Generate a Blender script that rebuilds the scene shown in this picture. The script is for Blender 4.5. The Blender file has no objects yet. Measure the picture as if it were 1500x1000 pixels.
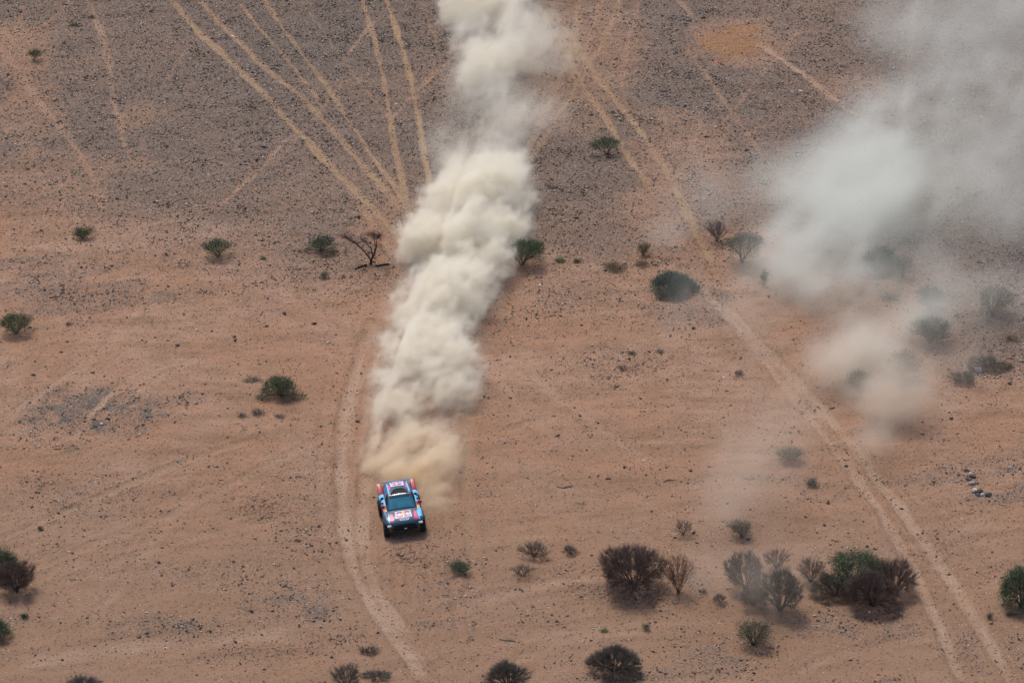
import bpy, bmesh, math, random
import numpy as np
from mathutils import Vector, Matrix
from mathutils.bvhtree import BVHTree

scene = bpy.context.scene
col = scene.collection
R = math.radians

# ------------------------------------------------------------------ camera
PITCH = R(28.0); DIST = 218.0; FOCAL = 135.0
CAM = np.array([0.0, -DIST*math.cos(PITCH), DIST*math.sin(PITCH)])
cd = bpy.data.cameras.new('camera'); cam = bpy.data.objects.new('camera', cd); col.objects.link(cam)
cam.location = CAM; cam.rotation_euler = (math.pi/2-PITCH, 0, 0)
cd.lens = FOCAL; cd.sensor_width = 36; cd.clip_start = 1; cd.clip_end = 9000
scene.camera = cam
FPX = 1500*FOCAL/36
# ------------------------------------------------------------------ sky, sun, exposure
SUN_EL, SUN_AZ = R(62), R(-28)       # azimuth measured from +Y (away from the camera) towards +X
w = bpy.data.worlds.new('World'); scene.world = w; w.use_nodes = True
nt = w.node_tree; bg = nt.nodes['Background']
sky = nt.nodes.new('ShaderNodeTexSky'); sky.sky_type = 'NISHITA'; sky.sun_disc = False
sky.sun_elevation = SUN_EL; sky.sun_rotation = SUN_AZ
sky.air_density = 1.0; sky.dust_density = 4.0; sky.ozone_density = 1.0
nt.links.new(sky.outputs[0], bg.inputs[0]); bg.inputs[1].default_value = 0.125
sl = bpy.data.lights.new('sun', 'SUN'); sun = bpy.data.objects.new('sun', sl); col.objects.link(sun)
sl.energy = 1.5; sl.angle = R(14); sl.color = (1.0, 0.93, 0.82)
sd = Vector((math.sin(SUN_AZ)*math.cos(SUN_EL), math.cos(SUN_AZ)*math.cos(SUN_EL), math.sin(SUN_EL)))
sun.rotation_euler = sd.to_track_quat('Z', 'Y').to_euler(); sun.location = (0, 0, 60)
vs = scene.view_settings
vs.view_transform = 'Standard'; vs.look = 'None'; vs.gamma = 1; vs.use_curve_mapping = False
vs.exposure = 0.47
cy = scene.cycles
cy.max_bounces = 10; cy.diffuse_bounces = 2; cy.glossy_bounces = 2; cy.transmission_bounces = 3
cy.volume_bounces = 8; cy.transparent_max_bounces = 8
cy.volume_step_rate = 1.5; cy.volume_max_steps = 256
cy.use_denoising = True

# ------------------------------------------------------------------ pixel <-> ground helpers
fwd = np.array([0, math.cos(PITCH), -math.sin(PITCH)]); upv = np.array([0, math.sin(PITCH), math.cos(PITCH)])
def ray(px, py):
    return fwd + np.array([1., 0, 0])*((px-750)/FPX) + upv*((500-py)/FPX)
def at(px, py, z=0.0):
    d = ray(px, py); t = (z-CAM[2])/d[2]
    p = CAM+d*t
    return float(p[0]), float(p[1])
def proj(X, Y):
    dx = X; dy = Y-CAM[1]; dz = -CAM[2]
    depth = dy*fwd[1]+dz*fwd[2]; v = dy*upv[1]+dz*upv[2]
    depth = np.maximum(depth, 20)
    return 750+dx/depth*FPX, 500-v/depth*FPX
def scale_at(px, py):
    x, y = at(px, py)
    return FPX/((y-CAM[1])*fwd[1]-CAM[2]*fwd[2])

# ------------------------------------------------------------------ noise
def vnoise(x, y, seed=0):
    xi = np.floor(x).astype(np.int64); yi = np.floor(y).astype(np.int64)
    fx = x-xi; fy = y-yi; fx = fx*fx*(3-2*fx); fy = fy*fy*(3-2*fy)
    def h(a, b):
        n = (a*374761393+b*668265263+seed*974634777) & 0xffffffff
        n = ((n ^ (n >> 13))*1274126177) & 0xffffffff
        n = ((n ^ (n >> 16))*2246822519) & 0xffffffff
        return ((n ^ (n >> 15)) & 0xffffff)/float(0xffffff)
    return ((h(xi, yi)*(1-fx)+h(xi+1, yi)*fx)*(1-fy)+(h(xi, yi+1)*(1-fx)+h(xi+1, yi+1)*fx)*fy)*2-1
def fbm(x, y, s, seed=0, oc=4, g=0.5):
    a = 1.0; t = 0; n = 0
    for k in range(oc):
        t = t+a*vnoise(x/s+17.3*k, y/s-9.1*k, seed+k*7); n += a; a *= g; s *= 0.5
    return t/n
def sst(a, b, x):
    t = np.clip((x-a)/(b-a), 0, 1); return t*t*(3-2*t)

# ------------------------------------------------------------------ ground fields
# wheel tracks: (photo polyline, rut half width m, strength, kind y=yellow sand p=pale dust, depth)
TR = [
 ([(235,-20),(300,55),(360,110),(430,185),(480,240),(530,290),(575,335),(605,375)], .32, 1.0, 'y', .05),
 ([(275,-20),(350,60),(400,110),(450,150),(500,205),(550,265),(598,315)], .34, .75, 'y', .04),
 ([(335,-20),(385,45),(425,90),(446,120),(480,170)], .18, .7, 'y', .03),
 ([(375,-20),(415,40),(460,100),(500,160),(545,230),(590,290),(603,330)], .22, .8, 'y', .03),
 ([(526,-20),(550,60),(565,130),(575,200),(590,270),(600,330)], .24, .8, 'y', .04),
 ([(560,-20),(590,70),(605,130),(617,200),(630,270),(636,330)], .26, .95, 'y', .04),
 ([(480,240),(530,300),(560,350),(610,400)], .3, .5, 'y', .03),
 ([(435,190),(390,235),(345,280),(300,318)], .2, .6, 'p', .02),
 ([(690,60),(640,105),(580,165),(560,190)], .2, .6, 'p', .02),
 ([(565,10),(530,50),(490,100)], .2, .45, 'p', .02),
 ([(850,-20),(842,60),(805,150),(765,240)], .3, .7, 'y', .03),
 ([(915,-20),(885,60),(850,115),(810,185),(770,245),(740,290)], .26, .7, 'y', .03),
 ([(885,-20),(868,40),(850,90),(800,170)], .25, .5, 'y', .03),
 ([(770,-20),(815,45),(850,120),(890,180),(925,240),(955,285)], .28, .85, 'y', .04),
 ([(815,20),(870,110),(920,170),(960,225),(985,270),(1015,330),(1050,400)], .34, .85, 'y', .04),
 ([(820,90),(850,125),(880,170)], .3, .6, 'y', .03),
 ([(975,-20),(1010,20),(1030,40)], .25, .5, 'p', .02),
 ([(1100,55),(1150,90),(1200,130),(1260,170),(1330,215)], .26, .8, 'p', .03),
 ([(1345,-20),(1335,60),(1328,130),(1322,180)], .25, .4, 'p', .02),
 ([(1030,160),(1020,200),(1000,240)], .2, .4, 'p', .01),
 ([(125,-10),(155,60),(163,130),(180,205),(195,240)], .28, .55, 'p', .02),
 ([(10,70),(50,140),(100,200),(130,245),(148,290),(155,320)], .3, .5, 'p', .02),
 ([(120,-20),(60,40),(10,60)], .22, .3, 'p', .01),
 ([(255,370),(238,400),(222,430),(160,500)], .35, .3, 'p', .02),
 ([(1000,390),(1080,480),(1150,560),(1230,660),(1290,740),(1340,830),(1380,920),(1420,1020)], .36, .7, 'p', .09),
 ([(1045,430),(1110,500),(1180,570),(1260,660),(1320,740),(1385,830),(1440,920),(1495,1020)], .42, .8, 'p', .07),
 ([(545,470),(515,560),(503,620),(499,700),(505,780),(522,850),(562,910),(600,960),(630,1010)], .38, 1.0, 'p', .08),
 ([(570,560),(552,620),(536,700),(530,780),(540,850),(585,915),(625,960)], .38, .9, 'p', .08),
 ([(690,560),(684,640),(682,720),(690,800),(690,860)], .4, .5, 'y', .05),
 ([(632,760),(632,810),(630,880)], .25, .4, 'y', .04),
 ([(575,790),(578,830),(582,880)], .25, .4, 'y', .04),
 ([(740,510),(790,555),(850,600),(930,660),(1010,705)], .4, .4, 'p', .03),
 ([(-20,800),(40,775),(100,750),(200,710),(285,672),(380,640)], .34, .7, 'y', .04),
 ([(105,645),(150,595),(195,552)], .25, .8, 'p', .03),
 ([(-20,640),(60,580),(160,510),(220,460)], .3, .45, 'p', .02),
 ([(75,605),(82,640)], .25, .5, 'p', .02),
 ([(120,930),(180,860),(240,770),(300,700)], .4, .35, 'p', .03),
 ([(560,470),(528,545),(516,620),(513,700),(520,780),(536,850),(574,905),(612,955),(645,1010)], .12, .5, 'p', .03),
 ([(480,560),(470,640),(468,720),(476,800),(500,870)], .25, .35, 'p', .03),
 ([(40,-20),(20,60),(-10,110)], .2, .3, 'p', .01), ([(300,30),(240,120),(190,200),(120,300)], .2, .25, 'p', .01),
 ([(430,-20),(470,40),(520,110),(580,190)], .2, .35, 'y', .01), ([(610,-20),(640,60),(650,140)], .2, .3, 'y', .01),
 ([(520,100),(440,200),(380,260)], .18, .3, 'p', .01), ([(940,-20),(920,60),(905,140),(960,230)], .2, .35, 'p', .01),
 ([(1000,60),(1060,150),(1130,240)], .22, .35, 'p', .01), ([(1190,20),(1110,120),(1040,200)], .2, .3, 'p', .01),
 ([(0,690),(110,640),(230,560),(330,500)], .3, .35, 'p', .02), ([(-20,860),(90,820),(220,770),(360,700),(470,640)], .3, .35, 'p', .03),
 ([(-20,900),(110,850),(250,800),(400,760),(500,745)], .35, .3, 'p', .03), ([(700,520),(770,600),(860,680),(960,740),(1080,790)], .35, .35, 'p', .02),
 ([(700,640),(820,600),(980,590),(1080,600)], .3, .25, 'p', .02), ([(840,460),(960,440),(1060,450)], .3, .3, 'p', .02),
 ([(1290,700),(1370,740),(1450,760),(1520,770)], .3, .35, 'p', .03), ([(1500,560),(1420,600),(1330,650)], .3, .3, 'p', .02),
 ([(660,700),(656,780),(662,860),(672,930)], .35, .5, 'y', .05), ([(605,790),(600,850),(604,890)], .25, .4, 'y', .04),
 ([(700,1010),(760,960),(860,930),(1000,925)], .4, .35, 'p', .03), ([(1130,1010),(1200,960),(1320,930),(1420,925)], .4, .35, 'p', .03),
 ([(620,905),(720,875),(830,850),(950,835)], .5, .5, 'p', .05),
 ([(1340,790),(1420,770),(1520,760)], .5, .4, 'p', .04),
 ([(480,950),(700,940),(1000,905),(1150,905),(1330,900)], .8, .35, 'p', .04),
 ([(-20,985),(150,960),(330,935),(480,930)], .9, .5, 'p', .04),
]
TRW = [([at(*p) for p in pl], hw, st, k, dp) for pl, hw, st, k, dp in TR]
CAR = at(590, 765)
def track_fields(X, Y):
    yel = np.zeros_like(X); pal = np.zeros_like(X); dz = np.zeros_like(X)
    wob = fbm(X, Y, 1.6, 91, 3)*0.16
    brk = 0.85+0.6*fbm(X, Y, 2.6, 55, 4)
    for pl, hw, st, k, dp in TRW:
        if k == 'p' and st < .6: st *= 1.1
        P = np.array(pl)
        lo = P.min(0)-2.5; hi = P.max(0)+2.5
        m = (X > lo[0]) & (X < hi[0]) & (Y > lo[1]) & (Y < hi[1])
        if not m.any(): continue
        x = X[m]; y = Y[m]; d = np.full(x.shape, 99.0)
        # smooth the polyline
        t = np.linspace(0, len(P)-1, (len(P)-1)*5+1); 
        Q = np.stack([np.interp(t, range(len(P)), P[:, i]) for i in (0, 1)], 1)
        for _ in range(4): Q[1:-1] = (Q[:-2]+2*Q[1:-1]+Q[2:])/4
        for a, b in zip(Q[:-1], Q[1:]):
            ab = b-a; L = max(ab@ab, 1e-9)
            tt = np.clip(((x-a[0])*ab[0]+(y-a[1])*ab[1])/L, 0, 1)
            d = np.minimum(d, np.hypot(x-a[0]-ab[0]*tt, y-a[1]-ab[1]*tt))
        d = np.abs(d+wob[m])
        e = np.minimum(np.hypot(x-Q[0][0], y-Q[0][1]), np.hypot(x-Q[-1][0], y-Q[-1][1]))
        if k == 'y': hw = hw*.8
        f = (1-sst(hw*.4, hw*1.35, d))*st*np.clip(brk[m], .3, 1.15)*sst(0, 3.5, e+.3)
        if k == 'y': yel[m] = np.maximum(yel[m], f)
        else: pal[m] = np.maximum(pal[m], f)
        dz[m] += 1.3*dp*(-np.exp(-(d/hw)**2*1.4)+.7*np.exp(-((d-hw*1.5)/(hw*.4))**2))
    return yel, pal, np.clip(dz, -.13, .1)
def ell(px, py, cx, cy_, rx, ry):
    return 1-np.sqrt(((px-cx)/rx)**2+((py-cy_)/ry)**2)
def gravel_field(X, Y):
    px, py = proj(X, Y)
    px = np.clip(px, -400, 1900); py = np.clip(py, -500, 1300)
    bnd = np.interp(px, [0, 150, 300, 450, 600, 750, 900, 1000, 1150, 1300, 1500],
                        [300, 320, 335, 370, 385, 395, 400, 330, 330, 420, 520])
    n = fbm(X, Y, 9, 3, 5, .6)
    g = sst(-110, 85, bnd-py+n*120)*.93
    g = g*(.84+.4*fbm(X, Y, 14, 31, 4))
    # wash bands of gravel in the lower ground
    u = X*.97+Y*.22; v = -X*.22+Y*.97
    b = fbm(u*.28, v, 3.2, 12, 5, .6)
    g = np.maximum(g, sst(.12, .5, b)*.5)
    n2 = fbm(X, Y, 2.6, 44, 4, .65)*.6; n3_ = fbm(X, Y, .9, 49, 3)
    for cx, cyy, rx, ry, s in [(130,612,125,48,1.3), (420,895,90,45,.8), (240,925,170,22,.9), (1420,520,90,40,.7), (1450,420,60,45,.7),
                               (935,870,90,25,.6), (1010,850,60,20,.6), (660,915,60,10,.9), (330,440,90,60,.15), (110,740,110,45,.5),
                               (1060,950,90,30,.6), (1250,910,150,22,.55), (640,845,60,40,.5), (1290,820,60,25,.35), (450,770,60,110,.3),
                               (900,520,80,30,.45), (1440,960,70,50,.4), (330,850,160,30,.4), (470,880,50,40,.6)]:
        g = np.maximum(g, sst(-.25, .7, ell(px, py, cx, cyy, rx, ry)+n2*1.2)*s*.62*(.55+.9*sst(-.35, .5, n3_)))
    # sandy openings in the upper plain
    for cx, cyy, rx, ry, s in [(20,70,60,50,.5), (200,165,45,22,.32), (205,235,30,25,.3), (90,250,120,50,.35), (40,170,60,60,.4), (1250,130,70,30,.3),
                               (850,70,110,120,.35), (1000,230,90,70,.4), (1080,60,80,45,.5), (600,330,90,50,.5), (960,310,60,60,.45)]:
        g = g*(1-s*sst(-.2, .5, ell(px, py, cx, cyy, rx, ry)+n2*.7))
    return np.clip(g, 0, 1.25)
def orange_field(X, Y):
    px, py = proj(X, Y)
    n = fbm(X, Y, 1.5, 71, 4)*.3
    o = sst(-.1, .45, ell(px, py, 1066, 63, 60, 28)+n*1.7)
    for cx, cyy, rx, ry, s in [(545,425,70,60,.35), (1290,700,80,60,.3), (960,800,40,30,.3), (1200,450,120,40,.35), 
                               (60,500,70,30,.3), (1340,730,160,60,.25), (880,560,160,70,.2)]:
        o = np.maximum(o, s*sst(-.3, .4, ell(px, py, cx, cyy, rx, ry)+n*2))
    return np.clip(o, 0, 1)
def height(X, Y, tracks=None):
    X = np.asarray(X, float); Y = np.asarray(Y, float)
    far = sst(60, 600, np.hypot(X, Y))
    h = fbm(X, Y, 22, 5, 4)*.45+fbm(X, Y, 180, 8, 3)*far*9
    u = X*.97+Y*.22; v = -X*.22+Y*.97
    h = h+fbm(u*.3, v, 2.4, 12, 5, .55)*.20
    if tracks is None: tracks = track_fields(X, Y)[2]
    h = h+tracks
    # bank the patch the car is crossing
    r = np.hypot(X-CAR[0], Y-CAR[1]); k = 1-sst(1.8, 5.0, r)
    h = h*(1-k)+k*((X-CAR[0])*math.tan(R(3.5))+.05)
    return h
def h1(x, y): return float(height(np.array([x]), np.array([y]))[0])
def place(px, py):
    z = 0.0
    for _ in range(3):
        x, y = at(px, py, z); z = h1(x, y)
    return x, y, z

# ------------------------------------------------------------------ helpers
def tag(o, label=None, cat=None, group=None, kind=None):
    if label: o['label'] = label
    if cat: o['category'] = cat
    if group: o['group'] = group
    if kind: o['kind'] = kind
    return o
def empty(name, loc, rz=0):
    o = bpy.data.objects.new(name, None); o.location = loc; o.rotation_euler = (0, 0, rz)
    o.empty_display_size = .3; col.objects.link(o); return o
def mesh_obj(name, V, F, mats, parent=None, smooth=False, loc=None, midx=None):
    me = bpy.data.meshes.new(name)
    me.from_pydata([tuple(v) for v in V], [], [tuple(f) for f in F]); 
    for m in (mats if isinstance(mats, (list, tuple)) else [mats]): me.materials.append(m)
    if midx is not None: me.polygons.foreach_set('material_index', midx)
    if smooth: me.polygons.foreach_set('use_smooth', [True]*len(me.polygons))
    me.update()
    o = bpy.data.objects.new(name, me); col.objects.link(o)
    if parent: o.parent = parent
    if loc is not None: o.location = loc
    return o
def fast_tris(name, V, T, mat, attr=None):
    """V (n,3), T (m,3) numpy -> object"""
    me = bpy.data.meshes.new(name)
    me.vertices.add(len(V)); me.vertices.foreach_set('co', V.astype(np.float32).ravel())
    k = T.shape[1]
    me.loops.add(len(T)*k); me.loops.foreach_set('vertex_index', T.astype(np.int32).ravel())
    me.polygons.add(len(T)); me.polygons.foreach_set('loop_start', np.arange(0, len(T)*k, k, dtype=np.int32))
    me.update(calc_edges=True)
    if attr is not None:
        for nm, A in attr.items():
            a = me.attributes.new(nm, 'FLOAT_COLOR', 'POINT'); a.data.foreach_set('color', A.astype(np.float32).ravel())
    me.materials.append(mat)
    o = bpy.data.objects.new(name, me); col.objects.link(o); return o
class NT:
    def __init__(s, name):
        s.m = bpy.data.materials.new(name); s.m.use_nodes = True; s.t = s.m.node_tree
        s.b = s.t.nodes['Principled BSDF']; s.out = s.t.nodes['Material Output']
    def n(s, ty, **kw):
        x = s.t.nodes.new(ty)
        for k, v in kw.items():
            if k.startswith('i_'):
                x.inputs[k[2:].replace('_', ' ')].default_value = v
            else: setattr(x, k, v)
        return x
    def l(s, a, b): s.t.links.new(a, b)
    def math(s, op, a, b=None, c=None, clamp=False):
        x = s.t.nodes.new('ShaderNodeMath'); x.operation = op; x.use_clamp = clamp
        for i, v in enumerate((a, b, c)):
            if v is None: continue
            if isinstance(v, (int, float)): x.inputs[i].default_value = v
            else: s.l(v, x.inputs[i])
        return x.outputs[0]
    def mix(s, f, a, b, mode='MIX'):
        x = s.t.nodes.new('ShaderNodeMix'); x.data_type = 'RGBA'; x.blend_type = mode; x.clamp_factor = True
        for i, v in ((0, f), (6, a), (7, b)):
            if isinstance(v, (int, float)): x.inputs[i].default_value = v
            elif isinstance(v, tuple): x.inputs[i].default_value = (*v, 1)
            else: s.l(v, x.inputs[i])
        return x.outputs[2]
    def ramp(s, v, a, b, lo=0., hi=1.):
        x = s.t.nodes.new('ShaderNodeMapRange'); x.interpolation_type = 'SMOOTHSTEP'
        s.l(v, x.inputs[0])
        for i, q in enumerate((a, b, lo, hi)): x.inputs[i+1].default_value = q
        return x.outputs[0]
def simple_mat(name, c, rough=.6, metal=0., var=.25, scale=8., coat=0.):
    k = NT(name); tc = k.n('ShaderNodeTexCoord'); no = k.n('ShaderNodeTexNoise', i_Scale=scale, i_Detail=5.)
    k.l(tc.outputs['Object'], no.inputs['Vector'])
    f = k.ramp(no.outputs['Fac'], .3, .7)
    k.l(k.mix(f, tuple(x*(1-var) for x in c), tuple(min(1, x*(1+var)) for x in c)), k.b.inputs['Base Color'])
    k.b.inputs['Roughness'].default_value = rough; k.b.inputs['Metallic'].default_value = metal
    k.b.inputs['Coat Weight'].default_value = coat
    return k.m

# ------------------------------------------------------------------ ground material
def ground_material():
    k = NT('desert_ground'); tc = k.n('ShaderNodeTexCoord'); P = tc.outputs['Object']
    at_ = k.n('ShaderNodeAttribute', attribute_name='cover'); sp = k.n('ShaderNodeSeparateColor'); k.l(at_.outputs['Color'], sp.inputs[0])
    G, Yl, Pa = sp.outputs; Or = at_.outputs['Alpha']
    def noise(s, d=4., r=.6, dist=0.):
        x = k.n('ShaderNodeTexNoise', i_Scale=s, i_Detail=d, i_Roughness=r, i_Distortion=dist); k.l(P, x.inputs['Vector']); return x.outputs['Fac']
    n1 = noise(.12, 6.); n2 = noise(.7, 6., .65); n3 = noise(6., 5., .7); n4 = noise(14., 4., .75)
    sand = k.mix(k.ramp(n1, .35, .65), (.342, .186, .112), (.378, .236, .168))
    sand = k.mix(k.ramp(n2, .35, .7), sand, (.285, .170, .108))
    mpb = k.n('ShaderNodeMapping'); mpb.inputs['Rotation'].default_value = (0, 0, R(-13)); mpb.inputs['Scale'].default_value = (.22, 1, 1); k.l(P, mpb.inputs[0])
    nb = k.n('ShaderNodeTexNoise', i_Scale=.55, i_Detail=8., i_Roughness=.68); k.l(mpb.outputs[0], nb.inputs['Vector'])
    sand = k.mix(k.ramp(nb.outputs['Fac'], .5, .68, 0., .75), sand, (.235, .138, .084))
    sand = k.mix(k.ramp(nb.outputs['Fac'], .46, .32, 0., .6), sand, (.40, .262, .185))
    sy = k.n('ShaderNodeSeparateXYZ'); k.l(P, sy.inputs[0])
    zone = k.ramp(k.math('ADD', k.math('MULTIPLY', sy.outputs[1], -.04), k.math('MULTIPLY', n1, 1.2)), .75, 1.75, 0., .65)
    sand = k.mix(zone, sand, (.255, .158, .102))        # darker brown blended in towards the near ground
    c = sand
    grav = k.mix(k.ramp(n2, .3, .7), (.136, .109, .092), (.196, .153, .126))
    n5 = noise(1.7, 5., .7)
    gm = k.ramp(k.math('ADD', G, k.math('ADD', k.math('MULTIPLY', k.math('SUBTRACT', n3, .5), 1.2), k.math('MULTIPLY', k.math('SUBTRACT', n5, .5), 1.0))), .15, 1.05)
    c = k.mix(gm, c, grav)
    c = k.mix(k.ramp(k.math('ADD', Or, k.math('MULTIPLY', k.math('SUBTRACT', n3, .5), .35)), .1, .9), c, (.31, .165, .085))
    ym = k.ramp(k.math('ADD', Yl, k.math('MULTIPLY', k.math('SUBTRACT', n3, .5), .9)), .18, .9, 0., .72)
    c = k.mix(ym, c, (.33, .235, .140))
    pm = k.ramp(k.math('ADD', Pa, k.math('MULTIPLY', k.math('SUBTRACT', n3, .5), .8)), .15, .9, 0., .75)
    c = k.mix(pm, c, (.41, .285, .205))
    # pebble speckle too small to build
    def cells(scale, thr_lo, thr_hi, seed):
        mp = k.n('ShaderNodeMapping'); mp.inputs['Location'].default_value = (seed, seed*.7, 0); k.l(P, mp.inputs[0])
        v = k.n('ShaderNodeTexVoronoi', i_Scale=scale, i_Randomness=1.); k.l(mp.outputs[0], v.inputs['Vector'])
        s2 = k.n('ShaderNodeSeparateColor'); k.l(v.outputs['Color'], s2.inputs[0])
        return v.outputs['Distance'], s2.outputs[0], s2.outputs[1]
    d, r, q = cells(9., 0, 0, 3.)
    cov = k.math('ADD', .12, k.math('MULTIPLY', G, .45))
    inside = k.math('MULTIPLY', k.math('LESS_THAN', r, cov), k.math('LESS_THAN', d, .42))
    stone = k.mix(k.ramp(q, .6, .95), (.055, .042, .038), (.42, .36, .31))
    c = k.mix(k.math('MULTIPLY', inside, .9), c, stone)
    d2, r2, q2 = cells(17., 0, 0, 11.)
    cov2 = k.math('ADD', .16, k.math('MULTIPLY', G, .5))
    in2 = k.math('MULTIPLY', k.math('LESS_THAN', r2, cov2), k.math('LESS_THAN', d2, .45))
    stone2 = k.mix(k.ramp(q2, .5, .95), (.10, .072, .062), (.34, .28, .24))
    c = k.mix(k.math('MULTIPLY', in2, .8), c, stone2)
    c = k.mix(k.ramp(n4, .42, .7, 0., .45), c, (.12, .080, .058))
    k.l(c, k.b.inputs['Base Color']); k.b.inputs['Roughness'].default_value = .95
    k.b.inputs['Specular IOR Level'].default_value = .15
    bm = k.n('ShaderNodeBump', i_Strength=1., i_Distance=.12)
    hgt = k.math('ADD', k.math('MULTIPLY', n3, .6), k.math('ADD', k.math('MULTIPLY', n4, .5), k.math('ADD', k.math('MULTIPLY', inside, .5), k.math('MULTIPLY', in2, .25))))
    k.l(hgt, bm.inputs['Height']); k.l(bm.outputs[0], k.b.inputs['Normal'])
    return k.m
def grow(a, b, step, out=3500.):
    xs = list(np.arange(a, b+1e-6, step)); s = step; x = xs[-1]; r = []
    while x < out: s *= 1.14; x += s; r.append(x)
    s = step; x = xs[0]; l = []
    while x > -out: s *= 1.14; x -= s; l.append(x)
    return np.array(l[::-1]+xs+r)
gx = grow(-39, 39, .11); gy = grow(-39, 54, .13)
X, Y = np.meshgrid(gx, gy)
yel, pal, dz = track_fields(X.ravel(), Y.ravel())
Xr, Yr = X.ravel(), Y.ravel()
G = gravel_field(Xr, Yr); O = orange_field(Xr, Yr)
Z = height(Xr, Yr, dz)+O*fbm(Xr, Yr, .7, 88, 3)*.05+fbm(Xr, Yr, .8, 21, 3, .6)*(.018+.03*np.clip(G, 0, 1))*(1-sst(60, 100, np.hypot(Xr, Yr)))
gtr = np.clip(1-np.maximum(yel, pal)*.8, 0, 1)
cover = np.stack([np.clip(G*gtr, 0, 1), yel, pal, O], 1)
nx, ny = len(gx), len(gy)
idx = np.arange(nx*ny).reshape(ny, nx)
Q = np.stack([idx[:-1, :-1], idx[:-1, 1:], idx[1:, 1:], idx[1:, :-1]], -1).reshape(-1, 4)
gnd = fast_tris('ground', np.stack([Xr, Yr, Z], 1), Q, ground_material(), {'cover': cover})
gnd.data.polygons.foreach_set('use_smooth', np.ones(len(Q), bool))
tag(gnd, kind='structure')
print('ground', nx, ny)

# ------------------------------------------------------------------ loose stones
rng = np.random.default_rng(5)
def stone_material():
    k = NT('desert_stone'); a = k.n('ShaderNodeAttribute', attribute_name='stone_color')
    tc = k.n('ShaderNodeTexCoord'); no = k.n('ShaderNodeTexNoise', i_Scale=30., i_Detail=3.); k.l(tc.outputs['Object'], no.inputs['Vector'])
    k.l(k.mix(k.ramp(no.outputs['Fac'], .3, .7, 0., .35), a.outputs['Color'], (.12, .09, .08)), k.b.inputs['Base Color'])
    k.b.inputs['Roughness'].default_value = .85; return k.m
STONE = stone_material()
def scatter(name, N, size, keep, colors, prob, label):
    x = rng.uniform(-39, 39, N); y = rng.uniform(-39, 54, N)
    px, py = proj(x, y); m = (px > -60) & (px < 1560) & (py > -60) & (py < 1060)
    x, y = x[m], y[m]
    yl, pa, dz_ = track_fields(x, y)
    g = gravel_field(x, y)*np.clip(1-1.2*np.maximum(yl, pa), 0, 1)*(1-orange_field(x, y))
    cl = sst(.0, .55, fbm(x, y, 1.4, 66, 4, .65))
    m = rng.random(len(x)) < keep(g, cl)
    m &= np.hypot(x-CAR[0], y-CAR[1]) > 1.2
    x, y, dz_ = x[m], y[m], dz_[m]; n = len(x)
    z = height(x, y, dz_)
    s = size(n)
    oct_ = np.array([(1,0,0),(0,1,0),(-1,0,0),(0,-1,0),(0,0,1),(0,0,-1)], float)
    f8 = np.array([(0,1,4),(1,2,4),(2,3,4),(3,0,4),(1,0,5),(2,1,5),(3,2,5),(0,3,5)])
    V = oct_[None]*(s[:, None, None])*rng.uniform(.5, 1.35, (n, 6, 1))*np.array([1.25, .85, .9])+rng.normal(0, .18, (n, 6, 3))*s[:, None, None]
    V[:, :, 2] *= .62
    a = rng.uniform(0, 6.28, n); ca, sa = np.cos(a)[:, None], np.sin(a)[:, None]
    Vx = V[:, :, 0]*ca-V[:, :, 1]*sa; Vy = V[:, :, 0]*sa+V[:, :, 1]*ca
    V = np.stack([Vx+x[:, None], Vy+y[:, None], V[:, :, 2]+z[:, None]+s[:, None]*.2+.01], -1)
    F = (f8[None]+(np.arange(n)*6)[:, None, None]).reshape(-1, 3)
    C = np.array(colors)[rng.choice(len(colors), n, p=prob)]*rng.uniform(.75, 1.25, (n, 1))
    C = np.repeat(np.concatenate([C, np.ones((n, 1))], 1), 6, 0)
    o = fast_tris(name, V.reshape(-1, 3), F, STONE, {'stone_color': C}); tag(o, label, 'stones', kind='stuff')
    print(name, n)
scatter('pebbles', 900000, lambda n: .030+.055*rng.random(n)**2.6, lambda g, c: np.clip(.007+.12*c**2.5+.66*g*(.3+.7*c), 0, 1)*.80,
        [(.050,.036,.030), (.12,.082,.062), (.26,.19,.14), (.52,.46,.40)], [.42, .26, .17, .15], 'small dark and pale pebbles strewn over the desert floor')
scatter('cobbles', 24000, lambda n: .06+.09*rng.random(n)**2.5, lambda g, c: np.clip(.02+.08*c+.5*g*c, 0, 1),
        [(.045,.036,.032), (.09,.066,.054), (.2,.15,.12), (.55,.5,.44)], [.45, .33, .15, .07], 'fist sized dark stones lying loose among the pebbles')
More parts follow.
